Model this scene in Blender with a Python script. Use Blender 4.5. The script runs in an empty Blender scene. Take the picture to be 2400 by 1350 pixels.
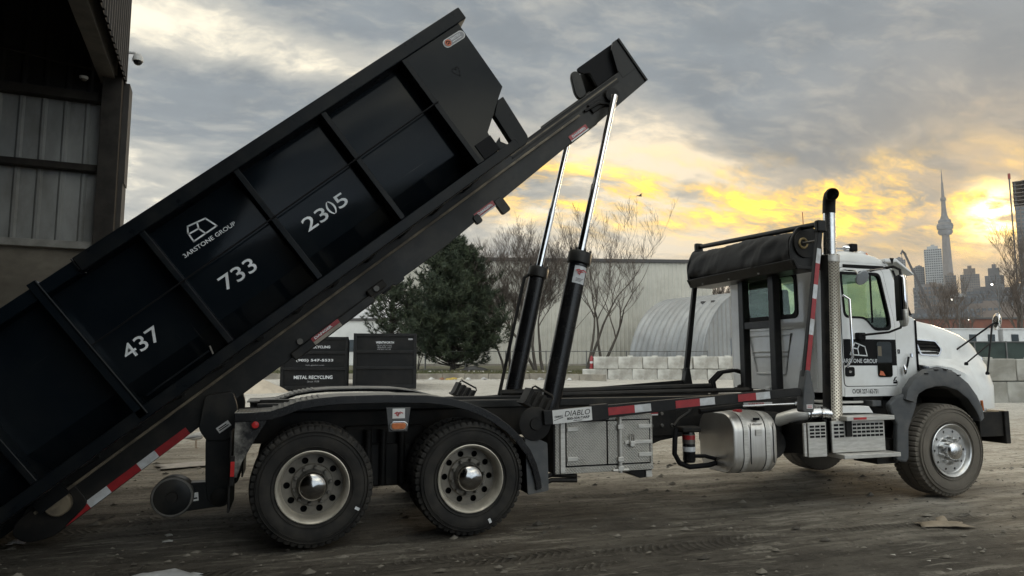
import bpy, bmesh, math, random
from mathutils import Vector, Matrix, noise as mnoise
R_ = math.radians
random.seed(7)
SC = bpy.context.scene
COL = SC.collection

# ------------------------------------------------------------------ camera
CAM = Vector((-0.2363, -6.1746, 1.5749))
YAW, PITCH = 0.3140, 0.1056
RX, RY = math.cos(YAW), -math.sin(YAW)          # yard axis to the right of the photographer
FX, FY = math.sin(YAW), math.cos(YAW)           # yard axis away from the photographer
cd = bpy.data.cameras.new('camera'); cam = bpy.data.objects.new('camera', cd); COL.objects.link(cam)
cam.location = CAM; cam.rotation_euler = (math.pi/2 + PITCH, 0, -YAW)
cd.sensor_width = 36; cd.lens = 36*1609.5/2400; cd.clip_start = .05; cd.clip_end = 12000
SC.camera = cam

# ------------------------------------------------------------------ exposure
SC.view_settings.view_transform = 'Standard'; SC.view_settings.look = 'None'
SC.view_settings.exposure = 0.35; SC.view_settings.gamma = 1; SC.view_settings.use_curve_mapping = False
SC.render.engine = 'CYCLES'
SC.cycles.use_denoising = True
SC.cycles.max_bounces = 8; SC.cycles.transparent_max_bounces = 12
SC.cycles.sample_clamp_indirect = 4

# ------------------------------------------------------------------ node helper
class NG:
    def __init__(s, nt): s.nt = nt; s.n = nt.nodes; s.l = nt.links
    def node(s, t, **kw):
        n = s.n.new(t)
        for k, v in kw.items(): setattr(n, k, v)
        return n
    def set(s, n, key, v):
        if v is None: return
        i = n.inputs[key]
        if isinstance(v, bpy.types.NodeSocket): s.l.new(v, i)
        elif isinstance(v, (tuple, list)) and len(v) == 3 and i.type == 'RGBA': i.default_value = (*v, 1)
        else: i.default_value = v
    def m(s, op, a, b=None, c=None, clamp=False):
        n = s.node('ShaderNodeMath', operation=op, use_clamp=clamp)
        for k, v in enumerate((a, b, c)): s.set(n, k, v)
        return n.outputs[0]
    def vm(s, op, a, b=None):
        n = s.node('ShaderNodeVectorMath', operation=op); s.set(n, 0, a); s.set(n, 1, b)
        return n.outputs['Value'] if op in ('DOT_PRODUCT', 'LENGTH', 'DISTANCE') else n.outputs[0]
    def mix(s, f, a, b, bt='MIX'):
        n = s.node('ShaderNodeMix', data_type='RGBA', blend_type=bt)
        s.set(n, 0, f); s.set(n, 6, a); s.set(n, 7, b); return n.outputs[2]
    def ramp(s, v, lo, hi):
        n = s.node('ShaderNodeMapRange', interpolation_type='SMOOTHSTEP'); s.set(n, 0, v); s.set(n, 1, lo); s.set(n, 2, hi); return n.outputs[0]
    def noise(s, vec, scale, detail=4, rough=.55, dist=0., col=False):
        n = s.node('ShaderNodeTexNoise'); s.set(n, 'Vector', vec); s.set(n, 'Scale', scale); s.set(n, 'Detail', detail)
        s.set(n, 'Roughness', rough); s.set(n, 'Distortion', dist); return n.outputs['Color' if col else 'Fac']
    def xyz(s, v):
        n = s.node('ShaderNodeSeparateXYZ'); s.set(n, 0, v); return n.outputs
    def comb(s, x, y, z):
        n = s.node('ShaderNodeCombineXYZ'); s.set(n, 0, x); s.set(n, 1, y); s.set(n, 2, z); return n.outputs[0]
    def mapping(s, v, loc=(0,0,0), rot=(0,0,0), sc=(1,1,1)):
        n = s.node('ShaderNodeMapping'); s.set(n, 'Vector', v); s.set(n, 'Location', loc); s.set(n, 'Rotation', rot); s.set(n, 'Scale', sc); return n.outputs[0]

SKY_BACK_FILL = 2.3
# ------------------------------------------------------------------ sky (evening, broken cloud, sun low behind it)
SUN_AZ, SUN_EL = R_(36.4), R_(10.0)
SUN = Vector((math.cos(SUN_AZ)*math.cos(SUN_EL), math.sin(SUN_AZ)*math.cos(SUN_EL), math.sin(SUN_EL)))
W = bpy.data.worlds.new('World'); SC.world = W; W.use_nodes = True
g = NG(W.node_tree); g.n.clear()
D = g.node('ShaderNodeTexCoord').outputs['Generated']
sep = g.xyz(D); z = g.m('MAXIMUM', sep[2], 0.0)
nish = g.node('ShaderNodeTexSky', sky_type='NISHITA', sun_disc=False, sun_elevation=SUN_EL, sun_rotation=math.pi/2 - SUN_AZ,
              air_density=1.2, dust_density=2.0).outputs[0]
cs = g.vm('DOT_PRODUCT', D, tuple(SUN)); csp = g.m('MAXIMUM', cs, 0.0)
wide = g.m('POWER', csp, 5.0); tight = g.m('POWER', csp, 60.0); core = g.m('POWER', csp, 3200.0)
el = g.m('ARCSINE', sep[2]); az = g.m('ARCTAN2', sep[1], sep[0])
def lobe(a0, e0, sa, se):                      # a soft cloud bank at one bearing and height
    a = g.m('DIVIDE', g.m('SUBTRACT', az, R_(a0)), R_(sa)); e = g.m('DIVIDE', g.m('SUBTRACT', el, R_(e0)), R_(se))
    return g.m('POWER', 2.71828, g.m('MULTIPLY', g.m('ADD', g.m('MULTIPLY', a, a), g.m('MULTIPLY', e, e)), -1.0))
den = g.m('ADD', z, 0.26)
P = g.comb(g.m('DIVIDE', sep[0], den), g.m('DIVIDE', sep[1], den), 0.0)
wv = g.node('ShaderNodeVectorMath', operation='SCALE'); g.set(wv, 0, g.vm('SUBTRACT', g.noise(P, 1.6, 4, .55, col=True), (.5, .5, .5))); wv.inputs['Scale'].default_value = .28
Pw = g.vm('ADD', P, wv.outputs[0])
n1 = g.noise(g.mapping(Pw, (3.1, 7.7, 0), (0, 0, .9), (.8, 1.0, 1)), 1.5, 9, .56)
n2 = g.noise(g.mapping(Pw, (11.3, 2.2, 0), (0, 0, .9), (.8, 1.2, 1)), 4.2, 8, .6)
n3 = g.noise(g.mapping(Pw, (1.3, 9.2, 0), (0, 0, 1.2), (.75, 1.4, 1)), 10.0, 7, .62)
dens = g.m('ADD', g.m('ADD', g.m('MULTIPLY', n1, .50), g.m('MULTIPLY', n2, .33)), g.m('MULTIPLY', n3, .17))
for a0, e0, sa, se, k in ((95, 18.8, 15, 3.2, .17), (40, 23.5, 18, 7.0, .19), (86, 28.5, 14, 3.5, .07), (99, 23.6, 17, 2.6, -.17), (62, 18.0, 8, 3.5, -.05), (74, 24, 9, 4, .02), (36.5, 10.0, 5, 3.5, -.06), (50, 11.5, 9, 2, .04), (96, 10.5, 22, 3.0, -.08), (68, 9.5, 12, 2.5, -.06)):
    dens = g.m('MULTIPLY_ADD', lobe(a0, e0, sa, se), k, dens)
cloud = g.ramp(dens, .45, .575); thin = g.ramp(dens, .40, .485); hor = g.ramp(z, .02, .24)
gap = g.mix(hor, (.42, .475, .51), (.98, .89, .70))
gap = g.mix(g.m('MULTIPLY', wide, .60), gap, (.66, .47, .265)); gap = g.mix(g.m('MULTIPLY', tight, .5), gap, (1.0, .56, .16))
low = g.mix(hor, (.34, .37, .395), (.225, .256, .282))
low = g.mix(g.m('MULTIPLY', g.m('MULTIPLY', wide, .9), g.m('SUBTRACT', 1.0, g.ramp(z, .16, .36))), low, (.325, .29, .225)); low = g.mix(g.m('MULTIPLY', tight, .4), low, (.50, .34, .17))
dk = g.mix(g.ramp(n2, .35, .7), low, g.mix(.55, low, (.145, .168, .19)))
c = g.mix(thin, gap, g.mix(.66, gap, low)); c = g.mix(cloud, c, dk)
c = g.mix(g.m('MULTIPLY', g.ramp(n3, .45, .75), .22), c, g.mix(.5, gap, (.7, .66, .58)))
# lit cloud undersides in a low band towards the sun
ec = g.m('MULTIPLY_ADD', g.m('SUBTRACT', az, .63), .105, .186)
bd_ = g.m('DIVIDE', g.m('SUBTRACT', el, ec), .044); bnd = g.m('POWER', 2.71828, g.m('MULTIPLY', g.m('MULTIPLY', bd_, bd_), -1.0))
st = g.noise(g.mapping(Pw, (5.0, 1.0, 0), (0, 0, 1.25), (.8, 1.6, 1)), 5.5, 8, .66)
side = g.ramp(cs, .70, .90)
c = g.mix(g.m('MULTIPLY', g.m('MULTIPLY', bnd, g.ramp(st, .40, .60)), side), c, (1.2, .72, .10))
c = g.mix(g.m('MULTIPLY', g.m('MULTIPLY', bnd, g.ramp(st, .52, .68)), side), c, (2.0, 1.2, .10))
c = g.mix(g.m('MULTIPLY', core, g.ramp(g.m('ADD', g.m('MULTIPLY', n3, .5), g.m('MULTIPLY', n2, .5)), .43, .56)), c, (6.5, 4.6, 1.8))
c = g.mix(.0012, c, nish, 'ADD')
# out-of-view sky away from the sun boosted as added fill for near sides
back = g.ramp(cs, .46, -.15); lit = g.m('MULTIPLY', g.m('MULTIPLY_ADD', back, SKY_BACK_FILL, 1.0), 1.0)
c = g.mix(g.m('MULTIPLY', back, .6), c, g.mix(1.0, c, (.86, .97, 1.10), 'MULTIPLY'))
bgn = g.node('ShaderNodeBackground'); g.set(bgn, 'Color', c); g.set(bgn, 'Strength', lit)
wo = g.node('ShaderNodeOutputWorld'); g.l.new(bgn.outputs[0], wo.inputs[0])

sl = bpy.data.lights.new('sun', 'SUN'); sl.energy = .6; sl.angle = R_(12); sl.color = (1, .78, .5)
so = bpy.data.objects.new('sun', sl); COL.objects.link(so); so.location = (60, 45, 40)
so.rotation_euler = SUN.to_track_quat('Z', 'Y').to_euler()

# ------------------------------------------------------------------ materials
MATS = {}
def pbr(name, c1, c2=None, scale=6, rough=.5, rvar=0., metal=0., bump=0., bscale=None, coat=0., spec=.5, stretch=(1,1,1), lo=.35, hi=.65, detail=5, dust=None, dustamt=0., scuff=None):
    m = bpy.data.materials.new(name); m.use_nodes = True; q = NG(m.node_tree); q.n.clear()
    b = q.node('ShaderNodeBsdfPrincipled'); o = q.node('ShaderNodeOutputMaterial'); q.l.new(b.outputs[0], o.inputs[0])
    v = q.mapping(q.node('ShaderNodeTexCoord').outputs['Object'], sc=stretch)
    col = c1
    n = q.noise(v, scale, detail, .6)
    if c2: col = q.mix(q.ramp(n, lo, hi), c1, c2)
    if dust:
        dn = q.noise(v, scale*.37+.7, 6, .65)
        col = q.mix(q.m('MULTIPLY', q.ramp(dn, .42, .68), dustamt), col, dust)
    if scuff:                                       # scrapes dragged along the plate, a few down it
        for k, sc_ in enumerate(((.5, 1, 26), (20, 1, .7))):
            sn = q.noise(q.mapping(v, (k*7.3, 0, 0), (0, .10+.3*k, 0), sc_), 3.0, 6, .7); gate = q.noise(v, 1.3+k, 3, .5)
            col = q.mix(q.m('MULTIPLY', q.m('MULTIPLY', q.ramp(sn, .64, .74), q.ramp(gate, .50, .66)), .75), col, scuff)
    q.set(b, 'Base Color', col)
    q.set(b, 'Roughness', q.m('MULTIPLY_ADD', n, rvar, rough - rvar*.5) if rvar else rough)
    q.set(b, 'Metallic', metal); q.set(b, 'Specular IOR Level', spec); q.set(b, 'Coat Weight', coat); q.set(b, 'Coat Roughness', .08)
    if bump:
        bn = q.node('ShaderNodeBump'); q.set(bn, 'Height', q.noise(v, bscale or scale*4, 5, .6)); q.set(bn, 'Strength', bump); q.set(bn, 'Distance', .02)
        q.l.new(bn.outputs[0], b.inputs['Normal'])
    MATS[name] = m; return m
def emis(name, col, s):
    m = bpy.data.materials.new(name); m.use_nodes = True; q = NG(m.node_tree); q.n.clear()
    e = q.node('ShaderNodeEmission'); q.set(e, 0, col); q.set(e, 1, s); o = q.node('ShaderNodeOutputMaterial'); q.l.new(e.outputs[0], o.inputs[0]); return m
def glassm(name, tint, refl=.10, rough=.02):
    m = bpy.data.materials.new(name); m.use_nodes = True; q = NG(m.node_tree); q.n.clear()
    t = q.node('ShaderNodeBsdfTransparent'); q.set(t, 0, tint); gl = q.node('ShaderNodeBsdfGlossy'); q.set(gl, 'Roughness', rough); q.set(gl, 'Color', (.9, .95, .93))
    ge = q.node('ShaderNodeNewGeometry'); fr = q.m('MULTIPLY_ADD', q.m('POWER', q.m('SUBTRACT', 1.0, q.m('ABSOLUTE', q.vm('DOT_PRODUCT', ge.outputs['Normal'], ge.outputs['Incoming'])), clamp=True), 5.0), .96, .04); mx = q.node('ShaderNodeMixShader')
    q.set(mx, 0, q.m('MULTIPLY', fr, refl, clamp=True)); q.l.new(t.outputs[0], mx.inputs[1]); q.l.new(gl.outputs[0], mx.inputs[2])
    o = q.node('ShaderNodeOutputMaterial'); q.l.new(mx.outputs[0], o.inputs[0]); return m

M_bin   = pbr('bin_paint', (.0035,.0062,.0092), (.005,.0078,.0108), 2.2, .10, .10, spec=.115, scuff=(.07,.066,.06), bump=.035, bscale=2.4, dust=(.026,.026,.025), dustamt=.16)
M_binr  = pbr('rib_paint', (.0042,.006,.0082), (.0065,.0082,.0098), 5, .30, .2, spec=.13, bump=.03, dust=(.035,.032,.028), dustamt=.22, scuff=(.06,.055,.048))
M_hoist = pbr('hoist_paint', (.008,.009,.010), (.013,.013,.0125), 4, .40, .25, spec=.25, bump=.03, dust=(.07,.062,.05), dustamt=.35)
M_chas  = pbr('chassis_black', (.006,.006,.0065), (.012,.0115,.011), 6, .55, .3, spec=.2, bump=.05, dust=(.05,.043,.034), dustamt=.35)
M_blk   = pbr('black_gloss', (.007,.007,.008), (.010,.010,.011), 4, .26, .15, spec=.35, dust=(.05,.046,.04), dustamt=.18)
M_fend  = pbr('fender_black', (.012,.012,.013), (.018,.018,.019), 5, .26, .15, coat=.3, dust=(.46,.44,.40), dustamt=.8)
M_fendt = pbr('fender_top_dust_sheen', (.26,.25,.23), (.34,.33,.305), 3, .45, .2, dust=(.12,.11,.10), dustamt=.5)  # dust and reflected sky are both put into this pale colour
M_worn  = pbr('worn_steel', (.19,.155,.105), (.09,.074,.054), 7, .65, .2)
M_rub   = pbr('tyre_rubber', (.015,.0145,.014), (.024,.0225,.021), 7, .8, .2, bump=.06, bscale=60, spec=.3, dust=(.06,.054,.045), dustamt=.4)
M_rubf  = pbr('tyre_rubber_dusty', (.115,.10,.082), (.15,.132,.108), 6, .9, .1, bump=.06, bscale=60, dust=(.06,.053,.044), dustamt=.5)
M_rim   = pbr('rim_dusty', (.56,.52,.45), (.44,.41,.35), 9, .42, .2, metal=.3, dust=(.30,.27,.22), dustamt=.4)
M_disc  = pbr('wheel_disc_dirty', (.17,.155,.13), (.12,.11,.092), 9, .5, .2, metal=.2, dust=(.26,.235,.195), dustamt=.4)
M_cap   = pbr('cap_satin', (.42,.41,.40), (.34,.335,.325), 9, .13, .08, metal=1)
M_hub   = pbr('hub_grey', (.10,.098,.09), (.16,.15,.135), 9, .5, .2, metal=.4)
M_alu   = pbr('aluminium', (.70,.70,.70), (.58,.58,.575), 8, .26, .15, metal=1)
M_alus  = pbr('aluminium_satin', (.60,.585,.55), (.50,.485,.455), 10, .46, .15, metal=.45, stretch=(1,1,6), dust=(.3,.28,.24), dustamt=.3)
M_tank  = pbr('tank_aluminium', (.64,.62,.585), (.57,.55,.52), 3, .36, .12, metal=.8, stretch=(14,1,.6), bump=.01, bscale=30)
M_chr   = pbr('chrome', (.78,.78,.79), (.7,.7,.71), 6, .07, .04, metal=1)
M_whi   = pbr('white_paint', (.80,.81,.80), (.76,.77,.76), 2, .32, .1, coat=.5, dust=(.56,.54,.5), dustamt=.4)
M_whiw  = pbr('white_trim', (.70,.70,.69), (.62,.62,.61), 5, .5, .1)
M_plas  = pbr('grey_plastic', (.062,.066,.071), (.08,.083,.087), 7, .55, .15, spec=.35, bump=.04, bscale=90, dust=(.16,.15,.135), dustamt=.35)
M_red   = pbr('red_reflector', (.33,.018,.022), (.26,.014,.018), 14, .35, .2)
M_wref  = pbr('white_reflector', (.60,.62,.64), (.48,.49,.5), 14, .4, .2, dust=(.3,.28,.25), dustamt=.4)
M_amb   = pbr('amber_lens', (.55,.17,.05), (.45,.13,.04), 20, .25)
M_redl  = pbr('red_lens', (.5,.03,.03), (.4,.02,.02), 20, .25)
M_tarp  = pbr('tarp_fabric', (.009,.009,.0095), (.014,.014,.0145), 5, .6, .2, bump=.25, bscale=9, spec=.3)
M_seat  = pbr('cab_interior', (.02,.022,.022), (.035,.036,.036), 5, .8)
M_stick = pbr('sticker_white', (.68,.68,.67), (.6,.6,.59), 10, .5)
M_let   = pbr('lettering_white', (.80,.82,.84), (.62,.64,.66), 9, .5, dust=(.38,.38,.38), dustamt=.45)
M_letg  = pbr('lettering_worn', (.45,.46,.47), (.18,.18,.19), 18, .6)
M_letb  = pbr('lettering_black', (.010,.010,.011), None, 6, .5, spec=.08)
M_letr  = pbr('lettering_red', (.45,.03,.03), None, 6, .5)
M_ora   = pbr('sticker_orange', (.55,.14,.06), None, 6, .5)
M_glass = glassm('cab_glass', (.74,.88,.77), .8)
M_glassd= glassm('cab_glass_dark', (.10,.115,.11), .9)
M_wind  = glassm('windscreen_glass', (.75,.82,.8), .8)
M_mir   = pbr('mirror_glass', (.8,.82,.83), None, 4, .03, metal=1)

def plate_mat():                                  # aluminium tread plate: raised lozenges in two directions
    m = bpy.data.materials.new('tread_plate'); m.use_nodes = True; q = NG(m.node_tree); q.n.clear()
    b = q.node('ShaderNodeBsdfPrincipled'); o = q.node('ShaderNodeOutputMaterial'); q.l.new(b.outputs[0], o.inputs[0])
    co = q.node('ShaderNodeTexCoord').outputs['Object']; s = q.xyz(co); k = 2*math.pi/.058
    a = q.m('MULTIPLY', q.m('ADD', s[0], s[2]), k); d = q.m('MULTIPLY', q.m('SUBTRACT', s[0], s[2]), k)
    h1 = q.m('MULTIPLY', q.m('SINE', a), q.m('SINE', d))
    h = q.ramp(q.m('ABSOLUTE', h1), .45, .95)
    n = q.noise(co, 9, 5, .6)
    q.set(b, 'Base Color', q.mix(q.m('MULTIPLY', h, .45), q.mix(q.ramp(n, .4, .7), (.44,.42,.38), (.34,.325,.29)), (.80,.78,.72))); q.set(b, 'Metallic', .6)
    q.set(b, 'Roughness', q.m('MULTIPLY_ADD', n, .25, .27))
    bn = q.node('ShaderNodeBump'); q.set(bn, 'Height', h); q.set(bn, 'Strength', 1.0); q.set(bn, 'Distance', .009); q.l.new(bn.outputs[0], b.inputs['Normal'])
    return m
M_tread = plate_mat()
M_alw   = pbr('aluminium_wheel', (.66,.66,.655), (.54,.54,.53), 9, .36, .15, metal=.95, dust=(.3,.28,.25), dustamt=.3)
def mesh_shield_mat():                            # perforated steel heat shield
    m = bpy.data.materials.new('perforated_steel'); m.use_nodes = True; q = NG(m.node_tree); q.n.clear()
    b = q.node('ShaderNodeBsdfPrincipled'); o = q.node('ShaderNodeOutputMaterial'); q.l.new(b.outputs[0], o.inputs[0])
    co = q.node('ShaderNodeTexCoord').outputs['Object']; s = q.xyz(co)
    ang = q.m('ARCTAN2', s[1], s[0]); u = q.m('MULTIPLY', ang, 14.0); v = q.m('MULTIPLY', s[2], 2*math.pi/.036)
    h = q.ramp(q.m('MULTIPLY', q.m('SINE', u), q.m('SINE', v)), .1, .7)
    q.set(b, 'Base Color', q.mix(h, (.60,.55,.46), (.12,.10,.08))); q.set(b, 'Metallic', .7); q.set(b, 'Roughness', .36)
    bn = q.node('ShaderNodeBump', invert=True); q.set(bn, 'Height', h); q.set(bn, 'Strength', .8); q.set(bn, 'Distance', .006); q.l.new(bn.outputs[0], b.inputs['Normal'])
    return m
M_perf = mesh_shield_mat()

# ------------------------------------------------------------------ mesh builder and scene tree helpers
class MB:
    def __init__(s, T=None): s.bm = bmesh.new(); s.T = T
    def v(s, c):
        c = Vector(c); return s.bm.verts.new(s.T @ c if s.T else c)
    def f(s, vs):
        try: return s.bm.faces.new(vs)
        except ValueError: return None
    def box(s, lo, hi, M=None):
        x0,y0,z0 = lo; x1,y1,z1 = hi
        c = [(x0,y0,z0),(x1,y0,z0),(x1,y1,z0),(x0,y1,z0),(x0,y0,z1),(x1,y0,z1),(x1,y1,z1),(x0,y1,z1)]
        if M: c = [M @ Vector(p) for p in c]
        V = [s.v(p) for p in c]
        for q in ((3,2,1,0),(4,5,6,7),(0,1,5,4),(1,2,6,5),(2,3,7,6),(3,0,4,7)): s.f([V[i] for i in q])
        return s
    def prism(s, poly, a, b, axis='y'):
        def mk(p, t):
            return {'y': (p[0], t, p[1]), 'x': (t, p[0], p[1]), 'z': (p[0], p[1], t)}[axis]
        A = [s.v(mk(p, a)) for p in poly]; B = [s.v(mk(p, b)) for p in poly]; n = len(poly)
        s.f(A); s.f(B[::-1])
        for i in range(n): s.f([A[i], B[i], B[(i+1)%n], A[(i+1)%n]])
        return s
    def loft(s, rings, closed=True, cap=True):
        RR = [[s.v(p) for p in r] for r in rings]; n = len(RR[0])
        for a, b in zip(RR, RR[1:]):
            for i in range(n if closed else n-1): s.f([a[i], b[i], b[(i+1)%n], a[(i+1)%n]])
        if cap and closed: s.f(RR[0]); s.f(RR[-1][::-1])
        return s
    def tube(s, pts, r, n=8, cap=True):
        pts = [Vector(p) for p in pts]; rs = r if isinstance(r, (list, tuple)) else [r]*len(pts); rings = []; up = None
        for i, p in enumerate(pts):
            t = (pts[min(i+1, len(pts)-1)] - pts[max(i-1, 0)]).normalized()
            if up is None: up = Vector((0,0,1)) if abs(t.z) < .9 else Vector((1,0,0))
            a = (up - t*up.dot(t)).normalized(); up = a; b = t.cross(a)
            rings.append([p + a*math.cos(2*math.pi*k/n)*rs[i] + b*math.sin(2*math.pi*k/n)*rs[i] for k in range(n)])
        return s.loft(rings, True, cap)
    def lathe(s, prof, c=(0,0,0), axis='y', n=32, cap=False):
        rings = []; c = Vector(c)
        for t, r in prof:
            ring = []
            for k in range(n):
                q = 2*math.pi*k/n; a, b = r*math.cos(q), r*math.sin(q)
                ring.append(c + Vector({'y': (a, t, b), 'x': (t, a, b), 'z': (a, b, t)}[axis]))
            rings.append(ring)
        return s.loft(rings, True, cap)
    def ring_plate(s, outer, inner, y0, y1, n=64, axis='y'):
        """plate with a hole: both outlines resampled round the hole's centre"""
        cx = sum(p[0] for p in inner)/len(inner); cz = sum(p[1] for p in inner)/len(inner)
        def samp(poly, q):
            dx, dz = math.cos(q), math.sin(q); best = None
            for (ax, az), (bx, bz) in zip(poly, poly[1:]+poly[:1]):
                ex, ez = bx-ax, bz-az; den = dx*ez - dz*ex
                if abs(den) < 1e-12: continue
                t = ((ax-cx)*ez - (az-cz)*ex)/den; u = ((ax-cx)*dz - (az-cz)*dx)/den
                if t > 0 and -1e-6 <= u <= 1+1e-6 and (best is None or t < best): best = t
            return (cx+dx*(best or 0), cz+dz*(best or 0))
        qs = sorted(set([2*math.pi*k/n for k in range(n)] + [math.atan2(p[1]-cz, p[0]-cx) % (2*math.pi) for p in outer+inner]))
        mk = (lambda p, t: (p[0], t, p[1])) if axis == 'y' else (lambda p, t: (t, p[0], p[1]))
        L = [[s.v(mk(samp(pl, q), t)) for q in qs] for pl in (outer, inner) for t in (y0, y1)]
        oa, ob, ia, ib = L; k = len(qs)
        for i in range(k):
            j = (i+1) % k
            s.f([oa[i], oa[j], ia[j], ia[i]]); s.f([ob[i], ib[i], ib[j], ob[j]]); s.f([oa[i], ob[i], ob[j], oa[j]]); s.f([ia[i], ia[j], ib[j], ib[i]])
        return s
    def grid(s, P):
        V = [[s.v(p) for p in r] for r in P]
        for a, b in zip(V, V[1:]):
            for i in range(len(a)-1): s.f([a[i], a[i+1], b[i+1], b[i]])
        return s
    def build(s, name, m=None, parent=None, smooth=0, bevel=0., seg=2, recalc=True):
        if recalc: bmesh.ops.recalc_face_normals(s.bm, faces=s.bm.faces)
        me = bpy.data.meshes.new(name); s.bm.to_mesh(me); s.bm.free()
        o = bpy.data.objects.new(name, me); COL.objects.link(o)
        if m: me.materials.append(m)
        if parent: o.parent = parent
        if smooth:
            me.polygons.foreach_set('use_smooth', [True]*len(me.polygons)); me.set_sharp_from_angle(angle=R_(smooth))
        if bevel:
            b = o.modifiers.new('bevel', 'BEVEL'); b.width = bevel; b.segments = seg; b.limit_method = 'ANGLE'; b.angle_limit = R_(40)
        return o
def rrect(x0, z0, x1, z1, r, n=5):
    out = []
    for cx, cz, a in ((x1-r, z1-r, 0), (x0+r, z1-r, 90), (x0+r, z0+r, 180), (x1-r, z0+r, 270)):
        for k in range(n+1):
            q = R_(a + 90*k/n); out.append((cx+r*math.cos(q), cz+r*math.sin(q)))
    return out
def roundpoly(poly, r, n=4):
    out = []; N = len(poly)
    for i in range(N):
        a, b, c = (Vector(poly[(i+k) % N]) for k in (-1, 0, 1))
        d1 = (a-b); d2 = (c-b); q = min(r, d1.length*.45, d2.length*.45)
        p, e = b + d1.normalized()*q, b + d2.normalized()*q
        for k in range(n+1):
            t = k/n; v = p*(1-t)**2 + b*2*t*(1-t) + e*t*t; out.append((v.x, v.y))
    return out
def tag(o, label=None, cat=None, group=None, kind=None):
    for k, v in (('label', label), ('category', cat), ('group', group), ('kind', kind)):
        if v: o[k] = v
    return o
def thing(name, label, cat, loc=(0,0,0), rot=(0,0,0), group=None):
    o = bpy.data.objects.new(name, None); COL.objects.link(o); o.location = loc; o.rotation_euler = rot; o.empty_display_size = .3
    return tag(o, label, cat, group)
def kids(o): return [c for c in COL.objects if c.parent is o]
def dup(o, parent=None, loc=None, rot=None, sc=None, label=None, group=None):
    c = o.copy(); COL.objects.link(c); c.parent = parent
    if loc is not None: c.location = loc
    if rot is not None: c.rotation_euler = rot
    if sc is not None: c.scale = sc
    if label: c['label'] = label
    if group: c['group'] = group
    for ch in list(o.children): dup(ch, c)
    return c
def Y(r, d, z=0.):                                  # yard position: r metres right, d metres ahead of the photographer's standpoint
    return Vector((CAM.x + r*RX + d*FX, CAM.y + r*RY + d*FY, z))
def gz(d):                                          # yard surface height: level near, then rising gently
    return .018*max(0, min(d, 60) - 12) if d < 60 else .864
def text(body, O, ex, ey, w, h, m, parent, name='lettering', bold=0., shear=0., depth=.0015):
    cu = bpy.data.curves.new(name, 'FONT'); cu.body = body; cu.size = 1; cu.offset = bold; cu.shear = shear; cu.resolution_u = 3
    t = bpy.data.objects.new('tmp', cu); me = bpy.data.meshes.new_from_object(t); bpy.data.objects.remove(t); bpy.data.curves.remove(cu)
    xs = [v.co.x for v in me.vertices]; ys = [v.co.y for v in me.vertices]
    x0, x1, y0, y1 = min(xs), max(xs), min(ys), max(ys); ex = Vector(ex).normalized(); ey = Vector(ey).normalized(); O = Vector(O)
    for v in me.vertices: v.co = O + ex*((v.co.x-x0)/(x1-x0)*w) + ey*((v.co.y-y0)/(y1-y0)*h)
    me.name = name; me.materials.clear(); me.materials.append(m); o = bpy.data.objects.new(name, me); COL.objects.link(o); o.parent = parent
    return o
def strokes(lines, O, ex, ey, width, m, parent, name, n=None):
    """flat painted lines: list of polylines in (ex, ey) metres from O"""
    b = MB(); ex = Vector(ex).normalized(); ey = Vector(ey).normalized(); O = Vector(O)
    for pl in lines:
        for p, q in zip(pl, pl[1:]):
            p, q = Vector(p), Vector(q); d = (q-p).normalized(); nn = Vector((-d.y, d.x))*width/2; p = p - d*width*.4; q = q + d*width*.4
            b.f([b.v(O + ex*c.x + ey*c.y) for c in (p+nn, p-nn, q-nn, q+nn)])
    return b.build(name, m, parent, recalc=False)
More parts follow.
